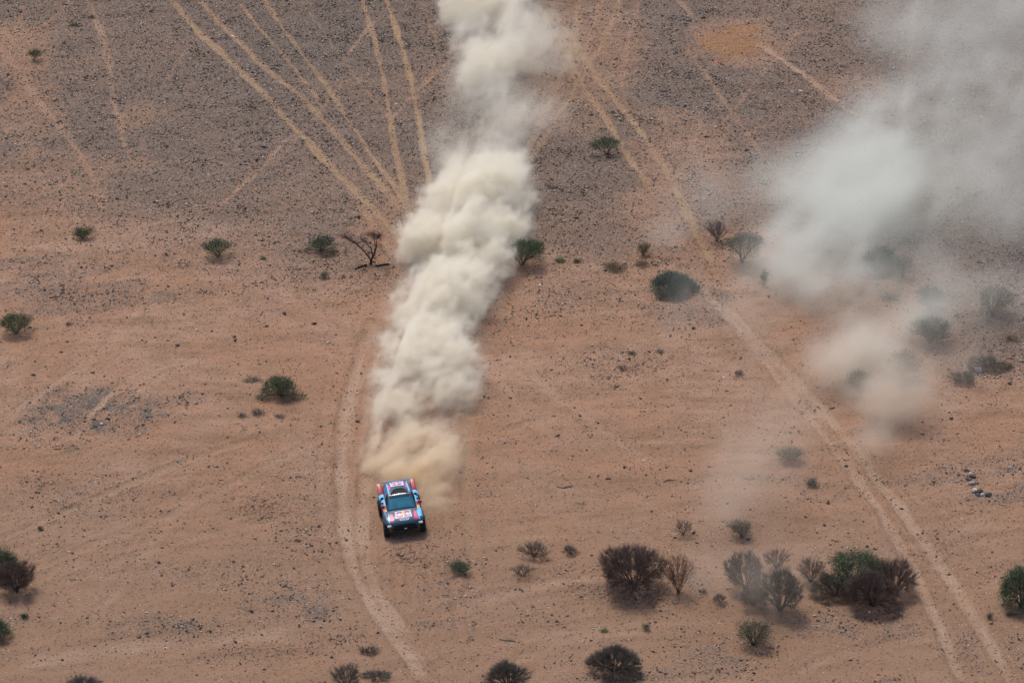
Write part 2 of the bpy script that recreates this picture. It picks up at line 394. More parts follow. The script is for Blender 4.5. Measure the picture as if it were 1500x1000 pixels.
# twig litter under and around the shrubs
def litter():
    V, F = [], []
    rnd = random.Random(4)
    cs = [(920,535,60,22,240),(1082,547,12,5,40),(380,745,38,16,200),(540,425,45,30,120),(600,815,35,18,160),(60,715,40,10,90),(430,955,60,10,140),
          (330,690,100,40,60),(1250,560,80,60,60),(1370,830,60,60,90),(120,475,20,8,60),(1300,640,120,90,120),(940,880,80,14,120),(1180,480,60,20,60),
          (820,840,60,20,90),(500,935,50,12,120),(1400,745,80,30,90),(900,640,300,120,220),(300,520,250,150,150),(750,900,250,80,220),(1060,30,60,15,30)]
    for cx, cyy, rx, ry, n in cs:
        for _ in range(n):
            px = cx+rnd.gauss(0, rx*.6); py = cyy+rnd.gauss(0, ry*.6)
            x, y, z = place(px, py) if n < 0 else (*at(px, py), 0); a = rnd.uniform(0, math.pi); L = rnd.uniform(.06, .3); w_ = rnd.uniform(.008, .02)
            V += [(x, y, a, L, w_)]
    A = np.array(V); z = height(A[:, 0], A[:, 1])+.015
    dx = np.cos(A[:, 2]); dy = np.sin(A[:, 2]); n = len(A)
    P = np.zeros((n, 4, 3))
    P[:, 0] = np.stack([A[:, 0]-dx*A[:, 3]/2, A[:, 1]-dy*A[:, 3]/2, z], 1)
    P[:, 1] = np.stack([A[:, 0]-dy*A[:, 4], A[:, 1]+dx*A[:, 4], z+.05*rng.random(n)], 1)
    P[:, 2] = np.stack([A[:, 0]+dx*A[:, 3]/2, A[:, 1]+dy*A[:, 3]/2, z+.03], 1)
    P[:, 3] = np.stack([A[:, 0]+dy*A[:, 4], A[:, 1]-dx*A[:, 4], z+.0], 1)
    F = np.array([(0,1,3),(1,2,3),(0,3,1)[::1]])[:2]
    F = (F[None]+(np.arange(n)*4)[:, None, None]).reshape(-1, 3)
    o = fast_tris('twig_litter', P.reshape(-1, 3), F, simple_mat('dead_twig', (.10, .075, .06), .9))
    tag(o, 'scattered dead twigs and dry plant bits on the sand', 'litter', kind='stuff')
litter()

# ------------------------------------------------------------------ single rocks
ROCK_D = simple_mat('dark_rock', (.075, .062, .06), .85, var=.5, scale=6)
ROCK_P = simple_mat('pale_rock', (.55, .5, .45), .85, var=.25, scale=6)
ROCK_G = simple_mat('grey_rock', (.22, .2, .19), .85, var=.4, scale=6)
GR = 'dark stones of the broken row at right'
def rock(px, py, wpx, mat, label, flat=.45, group=None, seed=0):
    x, y, z = place(px, py); s = wpx/scale_at(px, py)/2*(1.3 if group == GR else 1.1)
    rnd = random.Random(seed+int(px*7+py))
    bm = bmesh.new(); bmesh.ops.create_icosphere(bm, subdivisions=2, radius=1)
    # chop with random planes for a faceted look
    for _ in range(6):
        n = Vector((rnd.gauss(0, 1), rnd.gauss(0, 1), rnd.gauss(0, .8))).normalized(); d = rnd.uniform(.55, .85)
        for v in bm.verts:
            t = v.co.dot(n)
            if t > d: v.co -= n*(t-d)
    for v in bm.verts:
        v.co = Vector((v.co.x*s*1.05, v.co.y*s*rnd.uniform(.68, .74), v.co.z*s*flat*1.3+s*flat*.5))
    me = bpy.data.meshes.new('rock'); bm.to_mesh(me); bm.free(); me.materials.append(mat)
    o = bpy.data.objects.new('rock', me); col.objects.link(o); o.location = (x, y, z-.02); o.rotation_euler = (0, 0, rnd.uniform(-.5, .5))
    tag(o, label, 'rock', group)
GR = 'dark stones of the broken row at right'
rock(1404, 696, 5, ROCK_D, 'small dark stone just left of the broken stone row', group=GR)
rock(1417, 690, 9, ROCK_D, 'dark rock at the far end of the broken stone row', group=GR)
rock(1422, 693, 5, ROCK_P, 'small white stone near the far end of the stone row', group=GR)
rock(1425, 698, 10, ROCK_D, 'flat dark rock below the white stone in the row', group=GR)
rock(1419, 702, 8, ROCK_D, 'low dark slab second down the stone row', group=GR)
rock(1424, 709, 9, ROCK_G, 'largest grey rock in the middle of the stone row', .6, GR)
rock(1430, 708, 7, ROCK_D, 'dark pointed rock touching the grey rock of the row', group=GR)
rock(1428, 716, 6, ROCK_P, 'pale pinkish flat stone where the row bends', .3, GR)
rock(1427, 720, 9, ROCK_G, 'grey slab below the pale stone of the row', group=GR)
rock(1435, 720, 10, ROCK_D, 'dark slab at the bend of the stone row', group=GR)
rock(1439, 725, 6, ROCK_P, 'white stone at the near end of the stone row', .6, GR)
rock(1432, 725, 7, ROCK_D, 'dark stone left of the near white stone', group=GR)
rock(1447, 725, 10, ROCK_D, 'last dark rock at the right foot of the stone row', group=GR)
rock(1479, 686, 9, ROCK_G, 'grey boulder alone right of the stone row')
rock(1476, 691, 5, ROCK_D, 'small brown stone below the lone grey boulder')
rock(1433, 543, 10, ROCK_P, 'whitish angular rock between two low dark shrubs', .7)
rock(92, 425, 7, ROCK_D, 'dark round rock on the sand at far left')
rock(261, 674, 9, ROCK_G, 'flat pale grey stone beside the yellow track at left', .3)
rock(227, 494, 4, ROCK_D, 'small black stone alone on the pink sand at left')
rock(190, 552, 4, ROCK_P, 'white pebble rock above the dark gravel patch')
rock(523, 617, 7, ROCK_D, 'dark stone in the left wheel track behind the car')
rock(891, 701, 7, ROCK_D, 'brown stone on open sand in the middle right')
rock(1060, 553, 5, ROCK_P, 'white stone left of the track through the dust')
rock(812, 609, 6, ROCK_G, 'grey stone on the open sand right of the plume')
rock(867, 813, 5, ROCK_D, 'black stone beside the large brown bush at its left')
rock(811, 275, 12, ROCK_D, 'low dark rock cluster piece right of the plume edge', .35)
rock(822, 277, 8, ROCK_D, 'smaller dark rock next to the low plume edge rock', .35)
rock(972, 134, 13, ROCK_D, 'low purple grey rock on the upper gravel plain', .3)
rock(341, 54, 7, ROCK_P, 'white rock between the two yellow tracks at upper left')
rock(580, 153, 5, ROCK_P, 'white stone beside the pair of upper yellow tracks')
rock(1160, 135, 8, ROCK_G, 'broken whitish slab on the plain below the pale track', .25)
rock(1172, 133, 6, ROCK_P, 'narrow whitish slab right of the broken slab', .25)
rock(243, 949, 5, ROCK_P, 'white stone near the lower left gravel wash')
rock(1273, 896, 5, ROCK_P, 'white stone in front of the dark bush thicket')
rock(960, 911, 6, ROCK_D, 'dark stone with white fleck below the large brown bush')

# ------------------------------------------------------------------ plants
def leaf_mat(name, c1, c2, tr=.15):
    k = NT(name); g = k.n('ShaderNodeNewGeometry'); oi = k.n('ShaderNodeTexNoise', i_Scale=5., i_Detail=2.)
    tc = k.n('ShaderNodeTexCoord'); k.l(tc.outputs['Object'], oi.inputs['Vector'])
    f = k.math('ADD', k.math('MULTIPLY', g.outputs['Random Per Island'], .6), k.math('MULTIPLY', k.ramp(oi.outputs['Fac'], .35, .65), .4))
    k.l(k.mix(f, c1, c2), k.b.inputs['Base Color']); k.b.inputs['Roughness'].default_value = .75
    k.b.inputs['Specular IOR Level'].default_value = .25
    return k.m
LM = {
 'green': leaf_mat('acacia_leaf', (.040, .062, .032), (.12, .155, .085)),
 'blue':  leaf_mat('bluish_leaf', (.032, .062, .048), (.075, .12, .09)),
 'olive': leaf_mat('olive_leaf', (.07, .075, .050), (.16, .155, .105)),
 'lime':  leaf_mat('fresh_leaf', (.10, .15, .05), (.16, .2, .08)),
 'straw': leaf_mat('straw_blade', (.13, .10, .06), (.26, .2, .12)),
 'sage':  leaf_mat('sage_leaf', (.11, .12, .095), (.21, .215, .17)),
 'brown': leaf_mat('brown_twig', (.095, .064, .054), (.21, .148, .122)),
 'dark':  leaf_mat('dark_twig', (.080, .070, .060), (.18, .156, .130)),
 'red':   leaf_mat('russet_twig', (.13, .065, .04), (.22, .12, .075)),
 'grey':  leaf_mat('grey_twig', (.11, .10, .095), (.2, .185, .17)),
 'burnt': leaf_mat('burnt_twig', (.05, .024, .02), (.13, .055, .04)),
}
BARK = {'n': simple_mat('shrub_bark', (.085, .062, .050), .9, var=.4), 'r': simple_mat('russet_bark', (.16, .075, .04), .9, var=.4),
        'b': simple_mat('charred_bark', (.022, .016, .015), .85, var=.4), 'g': simple_mat('grey_bark', (.16, .14, .125), .9, var=.3)}
def tube(V, F, a, b, ra, rb, n=4):
    d = b-a
    if d.length < 1e-4: return
    d.normalize(); u = d.orthogonal().normalized(); v = d.cross(u); k = len(V)
    for c, r in ((a, ra), (b, rb)):
        for i in range(n):
            t = 2*math.pi*i/n; V.append(c+(u*math.cos(t)+v*math.sin(t))*r)
    for i in range(n): F.append((k+i, k+(i+1) % n, k+n+(i+1) % n, k+n+i))
def make_plant(name, cat, label, px, py, wpx, hpx, shape, leaf, bark='n', tips=110, per=26, lean=0, lsize=1., thick=1., group=None, seed=None):
    rnd = random.Random(seed if seed is not None else int(px*13+py*7))
    x, y, z = place(px, py); s = scale_at(px, py)
    W = wpx/s; H = max(.2, (hpx/s-W*.18)/.88)
    lx = lean/s
    if shape == 'vase' and leaf in ('brown', 'dark') and wpx > 30: shape = 'round'
    if leaf in ('green', 'blue'): per = int(per*1.15)
    elif leaf in ('olive', 'sage'): per = int(per*.8)
    else: per = int(per*1.25)
    lx += rnd.uniform(-.14, .14)*W; T = []
    def lump(a): return 1+.16*math.sin(2*a+px*3.1)+.16*math.sin(3*a+px)+.12*math.sin(5*a+py)
    while len(T) < tips:
        a = rnd.uniform(0, 2*math.pi); q = math.sqrt(rnd.random())*lump(a)/1.02
        rx = W/2; ry = W/2*.85
        if shape == 'umb':
            zz = H*(.62+.38*rnd.random()**.7)*(1-.22*q*q)
        elif shape == 'dome':
            zz = H*(.12+.88*math.sqrt(max(0, 1-min(1, q)**2))*rnd.random()**.45)
        elif shape == 'vase':
            f = rnd.random()**.55; zz = H*(.2+.8*f); q = q*(.55+.45*f**.6)
            zz *= (1-.34*q*q)
        elif shape == 'round':
            th = math.acos(rnd.uniform(-.75, 1)); f = rnd.random()**.28; q = math.sin(th)*f*lump(a)*.98; zz = H*(.52+.48*math.cos(th)*f)
        elif shape == 'fan':
            f = rnd.random()**.5; zz = H*(.5+.5*f)*(1-.35*q); 
        else:  # low
            zz = H*(.15+.85*rnd.random())*(1-.5*q)
        T.append(Vector((math.cos(a)*q*rx+lx*(zz/H), math.sin(a)*q*ry, zz)))
    V, F, LV, LF = [], [], [], []
    r0 = .0028*thick*(W**.3)
    dirs = []
    def br(p, pts, prev, depth):
        c = sum(pts, Vector())/len(pts)
        if len(pts) == 1:
            k3 = len(V); sdv = (pts[0]-p).orthogonal().normalized()*r0; V.extend((p-sdv, p+sdv, pts[0])); F.append((k3, k3+1, k3+2)); dirs.append((p, pts[0])); return
        # split by a random-ish principal direction
        ax = max(pts, key=lambda t: (t-c).length)-c
        if ax.length < 1e-4: ax = Vector((1, 0, 0))
        pts = sorted(pts, key=lambda t: (t-c).dot(ax)); k = int(len(pts)*rnd.uniform(.38, .62)); k = min(max(1, k), len(pts)-1)
        for g_ in (pts[:k], pts[k:]):
            cc = sum(g_, Vector())/len(g_)
            f = .28 if depth < 2 else .42
            if len(g_) == 1: n_ = p.lerp(g_[0], .5)
            else: n_ = p.lerp(cc, f)
            n_ += Vector((rnd.gauss(0, 1), rnd.gauss(0, 1), rnd.gauss(0, .6)))*(n_-p).length*.12
            ra = r0*(len(pts)**.48); rb = r0*(len(g_)**.48)
            tube(V, F, p, n_, min(ra, rb*1.25), rb, 5 if depth < 3 else 3)
            br(n_, g_, p, depth+1)
    stem = 4 if shape in ('umb',) else rnd.choice((7, 8, 9))
    T.sort(key=lambda t: math.atan2(t.y, t.x-lx*.6)); k = len(T)//stem+1
    base = Vector((0, 0, -.06))
    for i in range(0, len(T), k):
        g_ = T[i:i+k]
        if not g_: continue
        cc = sum(g_, Vector())/len(g_)
        st = base+Vector((rnd.gauss(0, .03), rnd.gauss(0, .03), 0))
        n_ = st.lerp(cc, rnd.uniform(.14, .24)); n_.z = max(n_.z, H*.10)
        rb = r0*(len(g_)**.5)*1.15
        tube(V, F, st, n_, rb*1.25, rb, 6); br(n_, g_, st, 0)
    twig = leaf in ('brown', 'dark', 'red', 'grey', 'burnt')
    for p, t in dirs:
        d = (t-p).normalized() if (t-p).length > 1e-4 else Vector((0, 0, 1))
        for _ in range(per):
            o = p.lerp(t, rnd.uniform(-1.3, 1.05))+Vector((rnd.gauss(0, .035), rnd.gauss(0, .035), rnd.gauss(0, .03)))*min(1, W/2)
            if twig:
                dd = (t.normalized()*.9+d*.5+Vector((rnd.gauss(0, .42), rnd.gauss(0, .42), rnd.gauss(.1, .35)))).normalized()
                L = rnd.uniform(.10, .32)*lsize*(W/2.3)**.6; w_ = rnd.uniform(.003, .007)*lsize
                sd_ = dd.orthogonal().normalized(); sd_.rotate(Matrix.Rotation(rnd.uniform(0, 6.28), 3, dd))
                e = o+dd*L; k2 = len(LV); LV.extend((o-sd_*w_, o+sd_*w_, e)); LF.append((k2, k2+1, k2+2))
            else:
                o = o+Vector((rnd.gauss(0, .11), rnd.gauss(0, .11), rnd.gauss(0, .06)))*lsize*(W/2)**.5
                dd = (d*.6+Vector((rnd.gauss(0, .6), rnd.gauss(0, .6), rnd.gauss(.2, .5)))).normalized()
                L = rnd.uniform(.05, .14)*lsize; w_ = rnd.uniform(.008, .018)*lsize
                sd_ = dd.orthogonal().normalized(); sd_.rotate(Matrix.Rotation(rnd.uniform(0, 6.28), 3, dd))
                e = o+dd*L; k2 = len(LV); LV.extend((o-sd_*w_, o+sd_*w_, e)); LF.append((k2, k2+1, k2+2))
    root = empty(name, (x, y, z)); tag(root, label, cat, group)
    mesh_obj('branches', V, F, BARK[bark], root)
    mesh_obj('twigs' if twig else 'foliage', LV, LF, LM[leaf], root)
    return root
B = 'acacia_bush'; S = 'dry_shrub'
PL = [
 (B,'bush','tiny dark green bush alone on the gravel plain at upper left',49,88,24,22,'fan','green','n',40,16,4),
 (B,'bush','small green bush above the pink sand at far left',120,349,36,24,'vase','green','n',70,18,0),
 (B,'bush','small flat topped green acacia with forked dark trunk at left',320,376,48,30,'umb','green','n',90,18,0),
 (B,'bush','dense green bush leaning right beside the burnt tree',469,368,42,30,'dome','green','n',110,22,6),
 (B,'bush','green bush leaning left at the left picture edge',24,488,52,38,'fan','green','n',110,22,-6),
 (B,'bush','round spiky green bush alone left of the dust plume',412,580,58,38,'dome','green','n',150,24,2),
 (B,'bush','dark green umbrella acacia at the right edge of the plume',764,388,64,44,'umb','green','n',170,24,0),
 (B,'bush','small dark green acacia below the crossing yellow tracks',890,226,42,30,'umb','green','n',90,22,-2),
 (B,'bush','dense bluish green cushion bush right of the plume',987,428,66,40,'dome','blue','n',240,30,-3),
 (S,'shrub','grey leafless shrub shaped like a fan behind the umbrella bush',1051,354,38,38,'vase','grey','g',90,14,0),
 (B,'bush','dusty olive umbrella bush at the edge of the big dust cloud',1086,384,62,50,'umb','olive','n',170,22,0),
 (B,'sapling','slim bright green sapling in the dust above the track',1118,418,14,30,'dome','lime','n',30,16,0),
 (S,'shrub','yellowish shrub with dark twigs beside the grey dust',942,374,28,26,'vase','straw','n',50,16,0),
 (S,'shrub','low straw coloured clump left of the bluish bush',899,394,38,18,'low','straw','n',60,16,0),
 (S,'shrub','small straw tuft between clump and bluish bush',940,388,26,12,'low','straw','n',30,12,0),
 (B,'bush','green bush almost hidden in the big dust cloud',1282,398,56,50,'dome','green','n',140,20,0),
 (B,'bush','thin dark bush at the right rim of the big dust cloud',1322,406,40,40,'vase','olive','n',110,16,0),
 (B,'bush','faint bush deep inside the white of the dust cloud',1222,352,42,26,'dome','olive','n',80,16,0),
 (B,'bush','faint blue green bush just above the one in thin dust',1360,452,44,42,'vase','blue','n',110,20,0),
 (B,'bush','wide blue green bush in thin dust at right',1363,502,64,50,'vase','blue','n',170,20,0),
 (B,'bush','brown stemmed umbrella bush on gravel near the right edge',1453,459,66,50,'vase','olive','r',180,18,0),
 (B,'bush','veiled green bush in the middle dust cloud at right',1322,552,54,50,'vase','green','n',120,18,0),
 (B,'bush','veiled low bush in the bright middle dust puff',1262,566,52,32,'dome','blue','n',90,18,0),
 (S,'shrub','low grey brown twig mound left of the whitish rock',1408,559,42,24,'low','dark','g',90,20,0),
 (S,'shrub','low dark sprawling shrub right of the whitish rock',1448,536,60,22,'low','dark','n',110,18,0),
 (B,'shrub','dusty grey green low shrub below the middle dust',1156,674,44,26,'vase','sage','n',110,18,0),
 (B,'shrub','tiny grey green shrub on sand left of the right hand track',1189,711,20,15,'dome','sage','n',45,14,0),
 (S,'shrub','small bare brown shrub above the russet leafless bush',1001,783,34,30,'vase','dark','n',50,10,0),
 (B,'shrub','small dusty sage shrub above the thicket',1086,786,44,34,'vase','sage','n',110,16,0),
 (S,'shrub','twiggy dark shrub left of the large brown bush',783,814,44,28,'vase','dark','n',90,16,0),
 (S,'shrub','small dark shrub nearest the left of the large brown bush',836,811,24,17,'dome','dark','n',60,14,0),
 (S,'shrub','thin spiky shrub below the twiggy dark shrub',766,843,36,22,'fan','dark','n',50,14,0),
 (S,'shrub','black green tuft on sand right of the car front',674,836,34,18,'fan','green','n',60,20,0),
 (S,'bush','largest rounded brown leafless bush right of the car',930,862,104,76,'vase','brown','n',420,26,-12),
 (S,'bush','russet bare branched bush right of the largest brown bush',993,868,54,70,'vase','red','r',120,9,0),
 (S,'tuft','small blue black round tuft by the thicket',1055,883,22,18,'dome','dark','n',50,16,0),
 (S,'bush','hazy brown bush at the left end of the thicket',1092,862,68,66,'vase','dark','n',240,18,-4),
 (S,'bush','low reddish bush under the hazy brown bush',1102,886,46,36,'vase','brown','n',120,18,0),
 (S,'bush','tall grey green leafless bush standing forward in the thicket',1142,894,68,72,'vase','dark','n',300,20,-2),
 (S,'bush','small brown vase shaped shrub at the back of the thicket',1137,831,42,36,'vase','brown','n',90,14,2),
 (S,'bush','pale brown bush in the gap before the green crown',1188,852,42,46,'vase','brown','n',130,16,0),
 (B,'bush','broad green crowned bush at the back of the thicket',1246,862,96,64,'umb','green','n',280,24,0),
 (S,'bush','blackish mid thicket bush under the green crown left side',1222,872,70,44,'dome','dark','n',200,20,0),
 (S,'bush','blackest dense bush at the front of the thicket',1278,886,84,62,'dome','brown','b',320,24,0),
 (S,'bush','purple brown fan shaped bush ending the thicket at right',1306,870,76,66,'vase','brown','n',260,22,6),
 (B,'bush','grey green vase shaped bush in front of the thicket',1104,944,66,46,'vase','olive','n',170,14,-4),
 (B,'bush','dark green bush cut by the right picture edge',1496,888,62,72,'dome','green','n',260,26,-4),
 (B,'bush','green bush behind a brown one at the left edge',4,846,60,56,'dome','green','n',200,24,0),
 (S,'bush','dark brown forked bush in front of the green one at the left edge',24,866,60,54,'vase','brown','b',240,24,0),
 (B,'bush','green bush low on the left edge below the brown one',-2,936,42,42,'dome','green','n',130,24,0),
 (S,'bush','spiky grey dark mound near the bottom right of centre',899,984,80,48,'dome','dark','n',300,26,0),
 (S,'bush','dark upright bush cut by the bottom edge in the middle',744,1006,62,46,'vase','dark','n',240,22,0),
 (S,'bush','dark forked shrub cut by the bottom edge left of the car track',508,1006,50,42,'vase','dark','n',120,16,-4),
 (S,'shrub','low black shrub beside the forked shrub at the bottom',552,991,42,14,'low','dark','n',90,16,0),
 (S,'shrub','small dark tuft with pale stalks beside the car track bottom',540,956,30,17,'low','dark','n',60,16,0),
 (S,'bush','dark bush top cut by the bottom edge at left',122,1012,58,28,'dome','dark','n',140,22,0),
 (S,'shrub','tiny spiky weed on the sand below the dense leaning bush',474,407,16,13,'fan','green','n',20,10,0),
 (S,'shrub','tiny weed beside the left edge bush below the brown one',36,904,12,8,'dome','green','n',20,10,0),
 (S,'weed','flat grey weed patch above left of the round spiky bush',367,557,30,9,'low','sage','n',40,12,0),
 (S,'weed','small grey weed below left of the round spiky bush',354,609,14,8,'low','sage','n',18,10,0),
 (S,'weed','ragged blue grey weed below the round spiky bush',378,606,22,14,'low','sage','n',34,10,0),
 (S,'weed','thin grey weed right of the ragged one below the round bush',411,611,20,7,'low','sage','n',20,8,0),
 (S,'weed','dark weed on the far left beside the small litter patch',102,476,16,8,'low','dark','n',18,10,0),
 (S,'weed','dark weed tuft in the dry patch right of the plume',925,518,14,8,'low','sage','n',20,10,0),
 (S,'weed','second dark weed tuft lower in the dry patch',913,541,18,10,'low','dark','n',24,10,0),
 (S,'weed','third weed at the right of the dry patch',968,516,14,7,'low','sage','n',18,8,0),
 (S,'weed','small black weed left of the dusty track at centre right',1082,548,16,10,'low','dark','n',26,12,0),
 (S,'weed','flat yellow green tuft just right of the umbrella acacia',821,383,16,6,'low','lime','n',26,12,0),
 (S,'weed','second yellow green tuft farther right of the umbrella acacia',845,383,13,7,'low','straw','n',22,12,0),
 (S,'weed','small yellow weed above the sand beside the two green bushes',386,380,10,7,'low','lime','n',14,8,0),
 (S,'weed','low dark weed under the right foot of the russet bush',1029,868,16,10,'low','dark','n',26,12,0),
 (S,'weed','small green weed on sand below the largest brown bush',946,922,15,12,'fan','olive','n',22,10,0),
 (S,'weed','faint green weed near the bottom mound bush',885,925,12,6,'low','lime','n',14,8,0),
 (S,'weed','grey weed in the lower right beside the wheel track',1450,905,12,10,'fan','olive','n',16,8,0),
 (S,'weed','black weed low by the right edge bush',1480,900,16,6,'low','dark','n',16,10,0),
 (S,'weed','dark tiny weed at the top left below the picture edge',134,26,12,5,'low','green','n',14,8,0),
 (S,'weed','dark flat weed on the upper left gravel',110,38,20,7,'low','green','n',22,8,0),
 (S,'weed','grey green weed on sand at far left above the brown bush',60,776,9,7,'fan','olive','n',12,8,0),
 (S,'weed','yellow weed by the gravel at the right edge',1480,497,22,10,'low','straw','n',26,12,0),
 (S,'weed','faint sage weed in thin dust above the middle cloud',1305,438,34,12,'low','sage','n',40,12,0),
]
for (nm, cat, lab, px, py, wp, hp, sh, lf, bk, tips, per, lean) in PL:
    name = {'weed': 'weed', 'tuft': 'tuft', 'sapling': 'sapling', 'shrub': 'shrub'}.get(cat, 'dry_bush' if nm == S else B)
    make_plant(name, cat, lab, px, py, wp, hp, sh, lf, bk, int(tips*2.7), max(5, int(per*(.62 if wp > 45 else .45))), lean)
# burnt bare tree with separate fallen limbs
def burnt_tree():
    x, y, z = place(543, 387); s = scale_at(543, 387); rnd = random.Random(9)
    V, F, LV, LF = [], [], [], []
    def P(dx, dzp, dy=0): return Vector((dx/s, dy, dzp/s/.88))
    b = Vector((0, 0, -.05)); t = P(1, 6)
    tube(V, F, b, t, .10, .08, 7)
    limbs = [[t, P(-8,16,.1), P(-18,26,.2), P(-30,33,.15), P(-38,38,.2)], [t, P(-4,14,-.1), P(-10,22,-.2), P(-20,30,-.2), P(-26,36,-.3)],
             [t, P(3,12,.1), P(1,20,.2), P(-6,28,.3), P(-14,32,.4)], [t, P(6,14,0), P(9,24,.1), P(9,34,.1), P(14,42,.2)],
             [t, P(5,12,.15), P(7,22,.3), P(6,32,.35), P(4,40,.4)]]
    for li, L in enumerate(limbs):
        r = .052
        for a, c in zip(L[:-1], L[1:]):
            tube(V, F, a, c, r, r*.72, 5); r *= .72
            for _ in range(3):
                e = c+Vector((rnd.gauss(0, .2), rnd.gauss(0, .2), rnd.uniform(.05, .3))); tube(V, F, c, e, r*.5, .008, 3)
        for _ in range(60 if li in (0, 3, 4) else 40):
            c = L[-1].lerp(L[-2], rnd.random()*.8); e = c+Vector((rnd.gauss(0, .28), rnd.gauss(0, .25), rnd.gauss(.08, .14))); tube(LV, LF, c, e, .011, .004, 3)
            e2 = e+Vector((rnd.gauss(0, .1), rnd.gauss(0, .1), rnd.uniform(-.02, .12))); tube(LV, LF, e, e2, .008, .003, 3)
    root = empty('burnt_tree', (x, y, z)); tag(root, 'leafless burnt tree with black trunk and reddish branches left of the plume', 'tree')
    mesh_obj('trunk', V, F, simple_mat('scorched_wood', (.055, .026, .02), .9, var=.5, scale=3), root)
    mesh_obj('twigs', LV, LF, LM['burnt'], root)
    for (p0, p1, lab) in [((520, 395), (537, 389), 'charred fallen limb pointing lower left from the burnt tree'), ((549, 391), (570, 388), 'charred fallen limb lying right of the burnt tree')]:
        a = Vector(place(*p0)); c = Vector(place(*p1)); V, F = [], []
        m = a.lerp(c, .5)+Vector((0, .06, .05)); tube(V, F, Vector((0, 0, .03)), m-a, .03, .06, 5); tube(V, F, m-a, c-a+Vector((0, 0, .05)), .06, .075, 5)
        for _ in range(6):
            q = (m-a)+Vector((rnd.gauss(0, .2), rnd.gauss(0, .05), 0)); tube(V, F, q, q+Vector((rnd.gauss(0, .25), rnd.gauss(0, .2), .05)), .02, .006, 3)
        o = mesh_obj('fallen_branch', V, F, BARK['b'], loc=a); tag(o, lab, 'branch', 'charred wood fallen under the burnt tree')
burnt_tree()
def dead_branch(pts, r, mat, lab):
    W_ = [Vector(place(*p))+Vector((0, 0, .05)) for p in pts]; o = W_[0].copy(); V, F = [], []
    rnd = random.Random(int(pts[0][0]))
    for a, c in zip(W_[:-1], W_[1:]):
        tube(V, F, a-o, c-o, r, r*.8, 5)
        for _ in range(2):
            tube(V, F, c-o, c-o+Vector((rnd.gauss(0, .2), rnd.gauss(0, .2), rnd.uniform(0, .12))), r*.5, .004, 3)
    ob = mesh_obj('dead_branch', V, F, mat, loc=o); tag(ob, lab, 'branch')
dead_branch([(731,936),(740,938),(748,938),(755,940)], .03, BARK['g'], 'bleached dead branch on sand below the car')
dead_branch([(816,713),(825,715),(838,712)], .035, BARK['g'], 'grey dead branch on open sand right of the car')
dead_branch([(972,706),(980,703),(988,704)], .025, BARK['n'], 'thin dark dead branch on sand in the middle right')
dead_branch([(845,738),(852,739),(856,737)], .02, BARK['n'], 'short thin stick right of the car below the grey branch')
dead_branch([(506,994),(516,984),(524,974)], .02, BARK['n'], 'curved dark stick beside the forked shrub at the bottom')

# ------------------------------------------------------------------ rally car
def paint(name, c, rough=.42): return simple_mat(name, c, rough, 0, .06, 3., .15)
M_TEAL = paint('dark_teal_paint', (.008, .052, .095), .5); M_SKY = paint('light_blue_paint', (.10, .45, .80)); M_MAG = paint('magenta_paint', (.60, .03, .16))
M_RED = paint('red_paint', (.32, .012, .03)); M_WHITE = paint('white_paint', (.78, .76, .80)); M_YEL = paint('yellow_paint', (.85, .55, .12)); M_LAV = paint('pale_lavender_paint', (.55, .50, .70))
M_BLACK = simple_mat('black_plastic', (.008, .008, .009), .85); M_TYRE = simple_mat('tyre_rubber', (.010, .010, .010), .85, var=.4)
M_RIM = simple_mat('dark_rim', (.04, .04, .045), .4, .8); M_DUSTY = simple_mat('dusty_underbody', (.05, .04, .033), .9)
M_ROYAL = paint('blue_paint', (.03, .16, .36))
def glass_mat(name, c, rough=.08):
    m = simple_mat(name, c, rough, 0, .25, 2.5, 1.0); m.node_tree.nodes['Principled BSDF'].inputs['Specular IOR Level'].default_value = .8; return m
M_GLASS = glass_mat('tinted_glass', (.020, .17, .25)); M_LAMP = glass_mat('lamp_lens', (.8, .8, .8))
car = empty('rally_car', (CAR[0], CAR[1], h1(*CAR)))
tag(car, 'blue rally raid car with red and magenta trim speeding ahead of its dust', 'rally car')
def loft(name, st, mat, parent, smooth=True, cap=True, bevel=.0):
    """st: list of (y, [(x,z)... half profile from bottom centre to top centre])"""
    V, F = [], []; n = None
    for y, pr in st:
        full = [(x, z) for x, z in pr]+[(-x, z) for x, z in reversed(pr[1:-1])]
        n = len(full); V += [(x, y, z) for x, z in full]
    for i in range(len(st)-1):
        for j in range(n): F.append((i*n+j, i*n+(j+1) % n, (i+1)*n+(j+1) % n, (i+1)*n+j))
    if cap: F.append(tuple(range(n))); F.append(tuple(reversed(range((len(st)-1)*n, len(st)*n))))
    o = mesh_obj(name, V, F, mat, parent)
    bm = bmesh.new(); bm.from_mesh(o.data); bmesh.ops.recalc_face_normals(bm, faces=bm.faces)
    if bevel:
        es = [e for e in bm.edges if len(e.link_faces) == 2 and e.calc_face_angle(0) > R(28)]
        bmesh.ops.bevel(bm, geom=es, offset=bevel, segments=2, affect='EDGES', profile=.6)
    bm.to_mesh(o.data); bm.free()
    if smooth: o.data.polygons.foreach_set('use_smooth', [True]*len(o.data.polygons))
    return o
def box(name, c, sz, mat, parent, bevel=.015, rot=(0, 0, 0)):
    bm = bmesh.new(); bmesh.ops.create_cube(bm, size=1)
    for v in bm.verts: v.co = Vector((v.co.x*sz[0], v.co.y*sz[1], v.co.z*sz[2]))
    if bevel: bmesh.ops.bevel(bm, geom=bm.edges[:], offset=min(bevel, min(sz)*.4), segments=2, affect='EDGES')
    me = bpy.data.meshes.new(name); bm.to_mesh(me); bm.free(); me.materials.append(mat)
    o = bpy.data.objects.new(name, me); col.objects.link(o); o.parent = parent; o.location = c; o.rotation_euler = rot; return o
